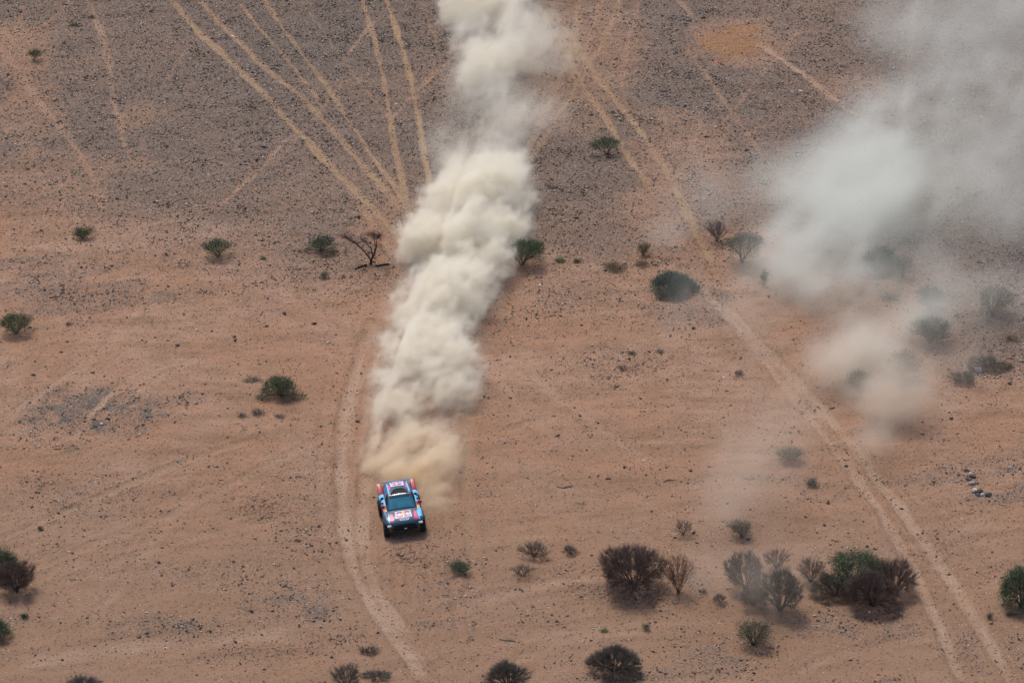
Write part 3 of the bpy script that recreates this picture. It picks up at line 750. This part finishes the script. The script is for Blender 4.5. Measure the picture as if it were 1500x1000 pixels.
def prof(w, wb, zb, zm, zt, cr=.05, ch=.14):
    return [(0, zb), (wb, zb), (wb, zm), (w, zm+.03), (w*1.0, zt-ch), (w-ch*.8, zt-.02), (w*.45, zt+cr*.7), (0, zt+cr)]
body = loft('body', [
 (-2.12, prof(.72, .60, .66, .70, .90, .03, .08)),
 (-2.02, prof(.93, .62, .58, .74, .98, .04, .10)),
 (-1.80, prof(1.03, .66, .50, .90, 1.08, .04)),
 (-1.30, prof(1.08, .68, .46, .98, 1.18, .02)),
 (-.84, prof(1.07, .70, .44, .94, 1.20, .02)),
 (-.72, prof(1.02, 1.0, .42, .50, 1.20, .02)),
 (-.2, prof(1.00, .98, .42, .50, 1.24, .0)),
 (.70, prof(1.00, .98, .42, .50, 1.28, .0)),
 (.82, prof(1.07, .70, .44, .96, 1.30, .0)),
 (1.35, prof(1.09, .68, .48, 1.0, 1.30, .0)),
 (1.85, prof(1.06, .66, .56, .96, 1.24, .0)),
 (2.10, prof(.96, .62, .66, .90, 1.16, .0, .1))], M_TEAL, car, bevel=.03)
cabin = loft('cabin', [
 (-.78, [(0, 1.1), (.80, 1.1), (.80, 1.19), (.74, 1.21), (0, 1.23)]),
 (-.02, [(0, 1.15), (.79, 1.15), (.76, 1.45), (.62, 1.74), (0, 1.78)]),
 (.25, [(0, 1.15), (.79, 1.15), (.76, 1.48), (.62, 1.80), (0, 1.84)]),
 (.95, [(0, 1.15), (.77, 1.15), (.74, 1.46), (.60, 1.76), (0, 1.80)]),
 (1.75, [(0, 1.15), (.80, 1.15), (.76, 1.42), (.62, 1.69), (0, 1.73)]),
 (2.08, [(0, 1.1), (.78, 1.1), (.74, 1.36), (.60, 1.58), (0, 1.61)])], M_TEAL, car, bevel=.025)
def bvh_of(*obs):
    V, F = [], []
    for o in obs:
        k = len(V); V += [v.co.copy() for v in o.data.vertices]; F += [tuple(i+k for i in p.vertices) for p in o.data.polygons]
    return BVHTree.FromPolygons(V, F)
BV = bvh_of(body, cabin)
def drop(x, y, lift):
    h_ = BV.ray_cast(Vector((x, y, 4)), Vector((0, 0, -1)))
    return Vector((x, y, (h_[0].z if h_[0] else 1.1)+lift))
def decal(name, poly, mat, lift=.006, n=6, parent=None, label=None):
    """quad given by 4 (x,y) corners laid on the bodywork from above, with its own thickness"""
    V, F = [], []
    c = [Vector(p) for p in poly]
    for i in range(n+1):
        for j in range(n+1):
            a = c[0].lerp(c[1], j/n); b = c[3].lerp(c[2], j/n); p = a.lerp(b, i/n); V.append(drop(p.x, p.y, lift))
    for i in range(n):
        for j in range(n): k = i*(n+1)+j; F.append((k, k+1, k+n+2, k+n+1))
    o = mesh_obj(name, V, F, mat, parent or car)
    if label: o['label'] = label
    return o
def disc(name, cx, cyy, rx, ry, mat, lift=.012, parent=None):
    V = [drop(cx, cyy, lift)]+[drop(cx+rx*math.cos(t*math.pi/10), cyy+ry*math.sin(t*math.pi/10), lift) for t in range(20)]
    return mesh_obj(name, V, [(0, i+1, (i+1) % 20+1) for i in range(20)], mat, parent or car)
def ring(name, cx, cyy, rx, ry, mat, lift, parent=None, k=.78):
    V = []; F = []
    for t in range(24):
        a = t*math.pi/12
        V += [drop(cx+rx*math.cos(a), cyy+ry*math.sin(a), lift), drop(cx+rx*k*math.cos(a), cyy+ry*k*math.sin(a), lift)]
    F = [(2*i, 2*((i+1) % 24), 2*((i+1) % 24)+1, 2*i+1) for i in range(24)]
    return mesh_obj(name, V, F, mat, parent or car)
def lettering(txt, cx, cyy, width, hgt, mat, lift=.012, parent=None, slope=None):
    cu = bpy.data.curves.new('lettering', 'FONT'); cu.body = txt; cu.align_x = 'CENTER'; cu.align_y = 'CENTER'; cu.resolution_u = 3
    t = bpy.data.objects.new('tmp', cu); col.objects.link(t)
    bpy.context.view_layer.update()
    me = bpy.data.meshes.new_from_object(t.evaluated_get(bpy.context.evaluated_depsgraph_get())); bpy.data.objects.remove(t)
    xs = [v.co.x for v in me.vertices]; ys = [v.co.y for v in me.vertices]
    mx, my = (max(xs)+min(xs))/2, (max(ys)+min(ys))/2; sx = width/(max(xs)-min(xs)); sy = hgt/(max(ys)-min(ys))
    for v in me.vertices: v.co = drop(cx+(v.co.x-mx)*sx, cyy+(v.co.y-my)*sy, lift)
    me.materials.clear(); me.materials.append(mat)
    o = bpy.data.objects.new('lettering', me); col.objects.link(o); o.parent = parent or car; return o
def bull(cx, cyy, s, sgn, mat, parent):
    pts = [(.0,.1),(.2,.32),(.5,.42),(.85,.36),(1.1,.12),(1.3,.3),(1.32,.12),(1.1,-.05),(1.02,-.35),(.9,-.38),(.82,-.1),(.5,-.06),(.3,-.36),(.2,-.34),(.2,-.05),(.05,-.1),(-.12,-.2),(-.16,-.08)]
    V = [drop(cx+sgn*p[0]*s, cyy+p[1]*s, .022) for p in pts]
    return mesh_obj('bull_emblem', V, [tuple(range(len(pts)))], mat, parent)
# hood graphics
hp = decal('hood_panel', [(-.44, -1.72), (.44, -1.72), (.42, -1.02), (-.42, -1.02)], M_LAV, .008)
disc('emblem_disc', 0, -1.22, .16, .15, M_YEL, .016, hp); bull(.05, -1.22, .26, 1, M_RED, hp); bull(-.05, -1.22, .26, -1, M_RED, hp)
lettering('Red Bull', 0, -1.54, .74, .24, M_RED, .018, hp)
ov = ring('oval_badge', 0, -1.87, .26, .085, M_WHITE, .014); lettering('Ford', 0, -1.87, .28, .10, M_WHITE, .016, ov)
for sgn in (-1, 1):
    decal('hood_stripe', [(sgn*.54, -1.95), (sgn*.73, -1.95), (sgn*.70, -1.15), (sgn*.58, -1.15)], M_MAG, .008)
    decal('hood_edge_stripe', [(sgn*.77, -1.95), (sgn*.84, -1.95), (sgn*.78, -1.12), (sgn*.73, -1.12)], M_SKY, .009)
    decal('shoulder_panel', [(sgn*.81, -.60), (sgn*.99, -.60), (sgn*.985, -.12), (sgn*.81, -.12)], M_RED, .010, label='red shoulder panel beside the windscreen')
    decal('yellow_flash', [(sgn*.82, -.80), (sgn*.98, -.80), (sgn*.97, -.42), (sgn*.82, -.58)], M_YEL, .014)
    decal('flank_panel', [(sgn*.81, -.08), (sgn*.99, -.08), (sgn*1.0, .70), (sgn*.81, .70)], M_SKY, .010)
    decal('rear_flank_panel', [(sgn*.80, .86), (sgn*1.06, .86), (sgn*1.05, 1.5), (sgn*.78, 1.5)], M_SKY, .010)
    box('side_vent', (sgn*.95, .22, 1.265), (.12, .16, .05), M_BLACK, car)
    box('side_vent', (sgn*.90, .80, 1.32), (.14, .13, .05), M_BLACK, car)
decal('fender_panel', [(.80, -1.75), (1.0, -1.72), (1.0, -.80), (.80, -.80)], M_SKY, .011, label='light blue front wing panel')
decal('fender_panel', [(-.99, -1.2), (-.88, -1.2), (-.88, -.80), (-.99, -.80)], M_ROYAL, .011)
# windscreen and windows: separate panes just proud of the cabin
def pane(name, c4, mat, lift=.012, parent=None):
    c = [Vector(p) for p in c4]; nrm = (c[1]-c[0]).cross(c[3]-c[0]).normalized(); V, F = [], []; n = 6
    for s_ in (lift, lift*.2):
        for i in range(n+1):
            for j in range(n+1):
                p = c[0].lerp(c[1], j/n).lerp(c[3].lerp(c[2], j/n), i/n); bul = math.sin(math.pi*j/n)*.03*(1 if name == 'windscreen' else .2)
                V.append(p+nrm*(s_+bul))
    m = (n+1)**2
    for i in range(n):
        for j in range(n): k = i*(n+1)+j; F += [(k, k+1, k+n+2, k+n+1), (m+k, m+k+n+1, m+k+n+2, m+k+1)]
    for j in range(n):
        a = j; F.append((a, m+a, m+a+1, a+1)); a = n*(n+1)+j; F.append((a, a+1, m+a+1, m+a))
        a = j*(n+1); F.append((a, a+n+1, m+a+n+1, m+a)); a = j*(n+1)+n; F.append((a, m+a, m+a+n+1, a+n+1))
    return mesh_obj(name, V, F, mat, parent or car, smooth=False)
def onws(x, t): # point on the windscreen slope, t 0 bottom .. 1 top
    return (x, -.75+.70*t, 1.225+.535*t)
lettering_strip = None
ws = pane('windscreen', [onws(-.70, .03), onws(.70, .03), onws(.57, .80), onws(-.57, .80)], M_GLASS, .02)
pane('sun_visor_strip', [onws(-.57, .82), onws(.57, .82), onws(.55, 1.02), onws(-.55, 1.02)], M_TEAL, .03)
for sgn in (-1, 1):
    q = [(sgn*.765, -.35, 1.42), (sgn*.772, .30, 1.44), (sgn*.66, .28, 1.76), (sgn*.69, -.02, 1.68)]
    if sgn > 0: pane('side_window', q, M_BLACK, .02)
    else: pane('side_window', [q[1], q[0], q[3], q[2]], M_BLACK, .02)
    mr = box('mirror', (sgn*1.0, -.50, 1.38), (.22, .12, .17), M_RED, car, .03); box('mirror_arm', (-sgn*.10, 0, -.06), (.10, .03, .03), M_BLACK, mr, .005)
    box('wiper', (sgn*.2, -.70, 1.275), (.42, .02, .02), M_BLACK, car, .004, (R(37), 0, sgn*.1))
BV = bvh_of(body, cabin)
strip = decal('header_strip', [(-.56, -.10), (.56, -.10), (.54, .06), (-.54, .06)], M_RED, .036, label='red and white header strip above the windscreen')
decal('white_band', [(-.40, -.08), (.34, -.08), (.34, .05), (-.40, .05)], M_WHITE, .042, 6, strip)
# roof scoop: raised arched lip round a black intake mouth
def scoop():
    n = 14; V, F = [], []
    for i in range(n+1):
        a_ = math.pi*i/n; c_, s_ = math.cos(a_), math.sin(a_)
        hh = .05+.11*s_
        for rr, zz in ((.50, 0), (.49, hh*.8), (.46, hh), (.425, hh*.85), (.42, 0)):
            V.append((rr*c_, .10+rr*.95*s_, 1.80+zz))
    for i in range(n):
        for k in range(4): F.append((i*5+k, i*5+k+1, (i+1)*5+k+1, (i+1)*5+k))
    o = mesh_obj('roof_scoop', V, F, M_TEAL, car, smooth=True)
    V2 = [(0, .10, 1.852)]+[(.43*math.cos(math.pi*i/n), .10+.44*math.sin(math.pi*i/n), 1.852+.05*math.sin(math.pi*i/n)) for i in range(n+1)]
    mo = mesh_obj('scoop_mouth', V2, [(0, i+1, i+2) for i in range(n)], M_BLACK, o)
    md = mo.modifiers.new('thickness', 'SOLIDIFY'); md.thickness = .03
    return o
sc = scoop()
BV = bvh_of(body, cabin)
rp = decal('roof_panel', [(-.36, 1.12), (.36, 1.12), (.38, 1.95), (-.38, 1.95)], M_LAV, .02, label='pale roof panel with a faded sponsor print')
disc('emblem_disc', 0, 1.32, .09, .10, M_YEL, .028, rp); bull(.03, 1.32, .18, 1, M_RED, rp); bull(-.03, 1.32, .18, -1, M_RED, rp)
for v in [o for o in rp.children if o.name.startswith('bull')]:
    for q in v.data.vertices: q.co.z += .022
lettering('Red Bull', 0, 1.66, .58, .22, M_RED, .028, rp)
for sgn in (-1, 1):
    decal('roof_stripe', [(sgn*.40, .72), (sgn*.53, .80), (sgn*.55, 1.6), (sgn*.41, 1.5)], M_MAG, .012)
    decal('roof_side_panel', [(sgn*.50, .15), (sgn*.60, .15), (sgn*.56, 1.8), (sgn*.50, 1.8)], M_SKY, .013)
    decal('roof_flank_panel', [(sgn*.63, .3), (sgn*.76, .3), (sgn*.72, 1.6), (sgn*.60, 1.6)], M_ROYAL, .013)
    # red rear corner blades
    bl = loft('rear_fin', [(1.30, [(0, 0), (.13, 0), (.13, .04), (0, .05)]), (2.12, [(0, 0), (.14, 0), (.12, .36), (0, .37)])], M_RED, car, bevel=.01)
    bl.location = (sgn*.90, 0, 1.24)
    rpn = decal('rear_corner_panel', [(sgn*.70, 1.52), (sgn*1.02, 1.52), (sgn*1.0, 2.05), (sgn*.66, 2.05)], M_RED, .012)
box('rear_spoiler', (0, 2.10, 1.64), (1.5, .14, .03), M_ROYAL, car, .01, (R(-8), 0, 0))
# front end
grille = box('grille', (0, -2.10, .80), (1.10, .10, .16), M_BLACK, car, .02); 
box('bumper', (0, -2.08, .62), (1.30, .22, .14), M_BLACK, car, .04)
box('skid_plate', (0, -1.98, .47), (.95, .40, .03), M_DUSTY, car, .01, (R(-28), 0, 0))
box('tow_eye', (0, -2.21, .66), (.14, .05, .035), M_WHITE, car, .01)
for sgn in (-1, 1):
    hl = box('headlight', (sgn*.76, -2.055, .86), (.38, .12, .12), M_WHITE, car, .03, (0, 0, -sgn*.25)); box('lamp_lens', (0, -.035, 0), (.22, .05, .05), M_LAMP, hl, .015)
    box('lower_light', (sgn*.52, -2.19, .72), (.14, .04, .05), M_BLACK, car, .01)
# wheels
def wheel(x, y, steer=0):
    r, wd = .475, .30; V, F = [], []; n = 28
    pr = [(r*.60, -wd/2), (r*.93, -wd/2), (r, -wd/2+.04), (r, wd/2-.04), (r*.93, wd/2), (r*.60, wd/2)]
    m = len(pr)
    for i in range(n):
        a = 2*math.pi*i/n; lug = .018 if i % 2 else 0
        for k, (rr, xx) in enumerate(pr):
            q = rr-(lug if 0 < k < m-1 else 0); V.append((xx, q*math.cos(a), q*math.sin(a)))
    for i in range(n):
        for k in range(m): F.append((i*m+k, i*m+(k+1) % m, ((i+1) % n)*m+(k+1) % m, ((i+1) % n)*m+k))
    wh = empty('wheel', (x, y, r)); wh.parent = car; wh.rotation_euler = (0, 0, steer)
    mesh_obj('tyre', V, F, M_TYRE, wh)
    bm = bmesh.new(); bmesh.ops.create_cone(bm, cap_ends=True, segments=20, radius1=r*.6, radius2=r*.6, depth=wd*.86, matrix=Matrix.Rotation(math.pi/2, 4, 'Y'))
    caps = [f for f in bm.faces if len(f.verts) > 4]
    rr = bmesh.ops.inset_individual(bm, faces=caps, thickness=.05); rr = bmesh.ops.inset_individual(bm, faces=caps, thickness=.03, depth=-.06)
    me = bpy.data.meshes.new('rim'); bm.to_mesh(me); bm.free(); me.materials.append(M_RIM)
    o = bpy.data.objects.new('rim', me); col.objects.link(o); o.parent = wh
for sx_ in (-1, 1):
    wheel(sx_*.98, -1.36, R(-4)); wheel(sx_*.98, 1.36)
    box('mud_flap', (sx_*.90, -.80, .52), (.32, .02, .34), M_BLACK, car, .005)
box('underbody', (0, 0, .40), (1.2, 3.4, .08), M_DUSTY, car, .02)
box('front_axle', (0, -1.36, .45), (1.6, .10, .10), M_DUSTY, car, .02); box('rear_axle', (0, 1.36, .45), (1.6, .10, .10), M_DUSTY, car, .02)
for o in list(car.children):
    o.location.y *= .86
    if not o.name.startswith('wheel'): o.location.z += .05; o.scale = (1, .86, 1)
# axles midpoint sits over the origin; nose towards the viewer, turned slightly to the right
off = Vector(CAR)
car.rotation_euler = (0, R(-4.5), R(9))
c0 = at(594, 783); fr = Matrix.Rotation(R(9), 3, 'Z') @ Vector((0, -1.17, 0))
car.scale = (.975, .90, .94)
car.location = (c0[0]-fr.x, c0[1]-fr.y, h1(c0[0]-fr.x, c0[1]-fr.y)+.0)

# ------------------------------------------------------------------ dust
def up3(shape, cells, seed):
    """smooth 3-D noise on a grid by separable cubic-ish upsampling of a random lattice"""
    r = np.random.default_rng(seed); c = [max(2, int(math.ceil(s/cells))+3) for s in shape]
    A = r.random(c).astype(np.float32)
    for ax in range(3):
        t = np.arange(shape[ax])/cells+.5*(seed % 2); i = np.floor(t).astype(int); f = (t-i).astype(np.float32); f = f*f*(3-2*f)
        i = np.minimum(i, c[ax]-2)
        sh = [1, 1, 1]; sh[ax] = -1; f = f.reshape(sh)
        A = np.take(A, i, ax)*(1-f)+np.take(A, i+1, ax)*f
    return A
def fb3(shape, cells, seed, oc=4, g=.5, billow=False):
    T = 0; n = 0; a = 1.
    for k in range(oc):
        if cells < 1.6: break
        v = up3(shape, cells, seed+k)*2-1
        if billow: v = 1-2*np.abs(v)
        T = T+a*v; n += a; a *= g; cells /= 2
    T = T/n                      # shear the lattice so no columns line up
    for j in range(shape[1]): T[:, j, :] = np.roll(T[:, j, :], int(.12*j+2*math.sin(j*.11)), 1)
    for k in range(shape[0]): T[k] = np.roll(T[k], (int(.2*k), int(.35*k)), (0, 1))
    return T
def dust_mat(name, c1, c2, y0, y1, dens, aniso=.2):
    m = bpy.data.materials.new(name); m.use_nodes = True; t = m.node_tree; t.nodes.clear()
    out = t.nodes.new('ShaderNodeOutputMaterial'); pv = t.nodes.new('ShaderNodeVolumePrincipled')
    tc = t.nodes.new('ShaderNodeNewGeometry'); sp = t.nodes.new('ShaderNodeSeparateXYZ'); t.links.new(tc.outputs['Position'], sp.inputs[0])
    mr = t.nodes.new('ShaderNodeMapRange'); mr.interpolation_type = 'SMOOTHSTEP'; t.links.new(sp.outputs['Y'], mr.inputs[0]); mr.inputs[1].default_value = y0; mr.inputs[2].default_value = y1
    mx = t.nodes.new('ShaderNodeMix'); mx.data_type = 'RGBA'; t.links.new(mr.outputs[0], mx.inputs[0]); mx.inputs[6].default_value = (*c1, 1); mx.inputs[7].default_value = (*c2, 1)
    t.links.new(mx.outputs[2], pv.inputs['Color']); pv.inputs['Density Attribute'].default_value = 'density'; pv.inputs['Density'].default_value = dens
    pv.inputs['Anisotropy'].default_value = aniso
    t.links.new(pv.outputs[0], out.inputs['Volume']); return m
def volume_obj(name, lo, vox, D, mat, label):
    nz_, ny_, nx_ = D.shape
    me = bpy.data.meshes.new(name); N = D.size
    me.vertices.add(N)
    a = me.attributes.new('dust_amount', 'FLOAT', 'POINT'); a.data.foreach_set('value', D.ravel().astype(np.float32))
    o = bpy.data.objects.new(name, me); col.objects.link(o)
    ng = bpy.data.node_groups.new(name+'_grid', 'GeometryNodeTree')
    ng.interface.new_socket('Geometry', in_out='INPUT', socket_type='NodeSocketGeometry'); ng.interface.new_socket('Geometry', in_out='OUTPUT', socket_type='NodeSocketGeometry')
    nd = ng.nodes; L = ng.links.new
    gi = nd.new('NodeGroupInput'); go = nd.new('NodeGroupOutput'); vc = nd.new('GeometryNodeVolumeCube'); pos = nd.new('GeometryNodeInputPosition')
    hi = [lo[i]+vox*(n-1) for i, n in enumerate((nx_, ny_, nz_))]
    vc.inputs['Min'].default_value = lo; vc.inputs['Max'].default_value = hi
    vc.inputs['Resolution X'].default_value = nx_; vc.inputs['Resolution Y'].default_value = ny_; vc.inputs['Resolution Z'].default_value = nz_
    sub = nd.new('ShaderNodeVectorMath'); sub.operation = 'SUBTRACT'; sub.inputs[1].default_value = lo; L(pos.outputs[0], sub.inputs[0])
    scl = nd.new('ShaderNodeVectorMath'); scl.operation = 'SCALE'; scl.inputs['Scale'].default_value = 1/vox; L(sub.outputs[0], scl.inputs[0])
    sp = nd.new('ShaderNodeSeparateXYZ'); L(scl.outputs[0], sp.inputs[0])
    def M(op, a, b=None):
        x = nd.new('ShaderNodeMath'); x.operation = op
        for i, v in enumerate((a, b)):
            if v is None: continue
            if isinstance(v, (int, float)): x.inputs[i].default_value = v
            else: L(v, x.inputs[i])
        return x.outputs[0]
    ix, iy, iz = (M('ROUND', sp.outputs[i]) for i in range(3))
    idx_ = M('ADD', ix, M('MULTIPLY', nx_, M('ADD', iy, M('MULTIPLY', iz, ny_))))
    na = nd.new('GeometryNodeInputNamedAttribute'); na.data_type = 'FLOAT'; na.inputs[0].default_value = 'dust_amount'
    si = nd.new('GeometryNodeSampleIndex'); si.data_type = 'FLOAT'; si.domain = 'POINT'; si.clamp = True
    L(gi.outputs[0], si.inputs['Geometry']); L(na.outputs[0], si.inputs['Value']); L(idx_, si.inputs['Index'])
    L(si.outputs[0], vc.inputs['Density'])
    sm = nd.new('GeometryNodeSetMaterial'); sm.inputs['Material'].default_value = mat
    L(vc.outputs[0], sm.inputs[0]); L(sm.outputs[0], go.inputs[0])
    md = o.modifiers.new('dust', 'NODES'); md.node_group = ng
    me.materials.append(mat)
    tag(o, label, 'dust', kind='stuff'); print(name, D.shape, D.size/1e6); return o
def blobs_world(bl, hf, zmin=.3):
    out = []
    for b in bl:
        px, py, r = b[:3]; d = b[3] if len(b) > 3 else 1.0
        rm = r/scale_at(px, py); z = max(zmin, rm*hf); x, y = at(px, py, z); out.append((x, y, z, rm, d))
    return out
def plume():
    bl = [(572,700,15),(598,692,22),(630,692,20),(636,715,14,1),(636,738,11,.8),(632,755,8,.5),(655,690,12,.5),(645,655,16,.9),(650,625,16,.7),(560,676,14,.9),(558,705,9,.6),(640,668,14,.7),(594,655,22),(622,662,20),(604,628,22),(592,612,22),(634,640,13,.5),
          (578,590,22),(605,592,25,.8),(645,574,29),(670,575,16,.8),(580,550,24),(612,545,30),(652,540,30),(594,508,31),(634,502,37),(666,520,20),(663,480,28),
          (610,464,36),(645,447,42),(686,438,33),(628,407,38),(666,402,46),(704,387,38),(638,362,44),(688,354,50),(735,337,30),(655,316,40),(702,304,48),(752,287,29),(680,274,40,.95),(728,262,38,.9),(748,262,22),
          (690,232,46,.55),(735,218,42,.55),(655,218,42,.32),(712,180,50,.42),(758,190,38,.55),(780,150,45,.3),(700,150,40,.3),(740,235,30,.8),
          (700,100,38,.75),(738,75,44,.6),(715,125,36,.6),(690,22,40,.95),(730,22,44,.8),(700,55,40,.55),(695,-20,48,1),(760,50,48,.4),(800,80,55,.28),(740,-40,54,.9),(700,-80,60,.9)]
    rnd = random.Random(3)
    W_ = blobs_world(bl, .6); W_ = [(x+rnd.gauss(0, .12)*r, y+rnd.gauss(0, .4)*r, z*rnd.uniform(.7, 1.25), r*rnd.uniform(.85, 1.1), d) for x, y, z, r, d in W_]
    kids = []
    for (x, y, z, r, d) in W_:
        for _ in range(6):
            v = Vector((rnd.gauss(0, 1), rnd.gauss(0, 1), rnd.gauss(.25, .7))).normalized(); rr = r*rnd.uniform(.14, .42)
            c = Vector((x, y, z))+v*(r*rnd.uniform(.7, 1.05)); c.z = max(c.z, rr*.4); kids.append((c.x, c.y, c.z, rr, d))
    A = np.array(W_+kids); lo = (A[:, :3]-A[:, 3:4]).min(0)-1.2; hi = (A[:, :3]+A[:, 3:4]).max(0)+1.2; lo[2] = -.6; hi[1] = min(hi[1], 62)
    vox = .115; nx_, ny_, nz_ = [int(math.ceil((hi[i]-lo[i])/vox))+1 for i in range(3)]
    S = np.zeros((nz_, ny_, nx_), np.float32); Dn = np.zeros_like(S); K = 3.2
    xs = lo[0]+vox*np.arange(nx_); ys = lo[1]+vox*np.arange(ny_); zs = lo[2]+vox*np.arange(nz_)
    for x, y, z, r, d in W_+kids:
        R_ = r+1.3
        i0, i1 = np.searchsorted(xs, [x-R_, x+R_]); j0, j1 = np.searchsorted(ys, [y-R_, y+R_]); k0, k1 = np.searchsorted(zs, [z-R_, z+R_])
        if i1 <= i0 or j1 <= j0 or k1 <= k0: continue
        dd = np.sqrt((zs[k0:k1, None, None]-z)**2+(ys[None, j0:j1, None]-y)**2+(xs[None, None, i0:i1]-x)**2)
        e = np.exp(K*np.clip(r-dd, -1.6, .9))
        S[k0:k1, j0:j1, i0:i1] += e; Dn[k0:k1, j0:j1, i0:i1] += e*d
    Fm = np.log(np.maximum(S, 1e-3))/K; Dm = np.clip(Dn/np.maximum(S, 1e-4), 0, 1)
    sh = Fm.shape
    n0 = fb3(sh, 36, 77, 5, .6); n1 = fb3(sh, 13, 41, 4, .78, True); n2 = fb3(sh, 6, 95, 3, .85)
    thin = np.clip(1-Dm, 0, .8)
    near = sst(CAR[1]+14, CAR[1]+2, ys)[None, :, None]      # young dust is tight and lumpy
    amp = 1-.35*near
    f = Fm+(n0*(.8+.9*thin)+n1*1.0+n2*.75)*amp-.32+.26*near-.38*thin
    dens = sst(-.05, .9+.9*thin, f)*Dm**2.0
    dens *= np.clip(.85+1.0*n0+1.3*n1+1.0*n2, .12, 2.2)
    dens += .075*sst(-.9, .8, Fm+n0*1.3+n1*.5)*Dm*np.clip(1+1.5*n1, .2, 2)*(zs > -.4)[:, None, None]
    return dens.astype(np.float32), tuple(float(v) for v in lo), vox
D, lo, vox = plume()
volume_obj('dust_plume', lo, vox, D, dust_mat('fresh_dust', (.92, .80, .62), (.95, .92, .84), CAR[1]+1, CAR[1]+15, 1.15), 'dense billowing plume of dust trailing behind the rally car')
def drift():
    bl = [(1210,270,70,.4),(1165,335,62,.5),(1225,325,88,.62),(1185,380,75,.55),(1285,230,90,.42),(1310,290,80,.3),(1180,430,60,.15),(1260,420,50,.12),(1340,200,90,.2),(1130,385,55,.4),(1270,400,65,.4),(1150,380,40,.5),(1290,190,85,.32),(1370,150,100,.24),(1450,90,110,.26),(1450,240,100,.2),
          (1395,310,85,.2),(1490,310,90,.16),(1350,40,110,.18),(1300,310,70,.45),(1130,270,60,.22),(1020,290,70,.16),(1400,440,90,.10),(1480,420,90,.10),(975,345,38,.22),(1070,440,60,.12),(1110,460,60,.16),
          (1225,540,48,1.1),(1280,515,58,1.3),(1292,580,58,1.1),(1290,645,42,.6),(1180,420,70,.35),(1240,440,60,.3),(1000,480,60,.08),(1120,560,60,.12),(1325,480,48,.35),(1340,570,70,.25),(1360,470,70,.2),(1400,520,70,.1),(1205,535,40,.3),(1140,610,90,.09),(1105,680,90,.11),(1075,740,70,.10),
          (1130,860,70,.16),(1040,840,60,.08),(1190,830,50,.08),(1000,420,60,.08),(1520,150,120,.25),(1500,0,120,.22),(1400,-50,120,.16),(1250,400,60,.2),(1370,390,60,.16)]
    W_ = blobs_world(bl, .55, .8); A = np.array(W_); lo = (A[:, :3]-1.8*A[:, 3:4]).min(0); hi = (A[:, :3]+1.8*A[:, 3:4]).max(0); lo[2] = -.8; hi[2] = min(hi[2], 9.5)
    vox = .26; nx_, ny_, nz_ = [int(math.ceil((hi[i]-lo[i])/vox))+1 for i in range(3)]
    Fm = np.zeros((nz_, ny_, nx_), np.float32)
    xs = lo[0]+vox*np.arange(nx_); ys = lo[1]+vox*np.arange(ny_); zs = lo[2]+vox*np.arange(nz_)
    for x, y, z, r, d in W_:
        e = np.exp(-((ys[None, :, None]-y)**2+(xs[None, None, :]-x)**2)/(r*.72)**2-(zs[:, None, None]-z)**2/(min(r, 2.6)*.8)**2)
        Fm += d*e
    n = fb3(Fm.shape, 20, 11, 6, .78); 
    nb = fb3(Fm.shape, 9, 61, 3, .6, True)
    dens = Fm*np.clip(1+2.6*n+1.1*nb+.7*fb3(Fm.shape, 5, 131, 2, .7), .12, 3.2)
    dens = np.clip(dens-.018, 0, None)
    top = sst(hi[2], hi[2]-2.5, zs)[:, None, None]; dens = dens*top
    return dens.astype(np.float32), tuple(float(v) for v in lo), vox
D, lo, vox = drift()
volume_obj('drifting_dust', lo, vox, D, dust_mat('settling_dust', (.88, .80, .70), (.88, .90, .86), -12, 6, .50), 'pale soft cloud of settling dust drifting over the shrubs at right')
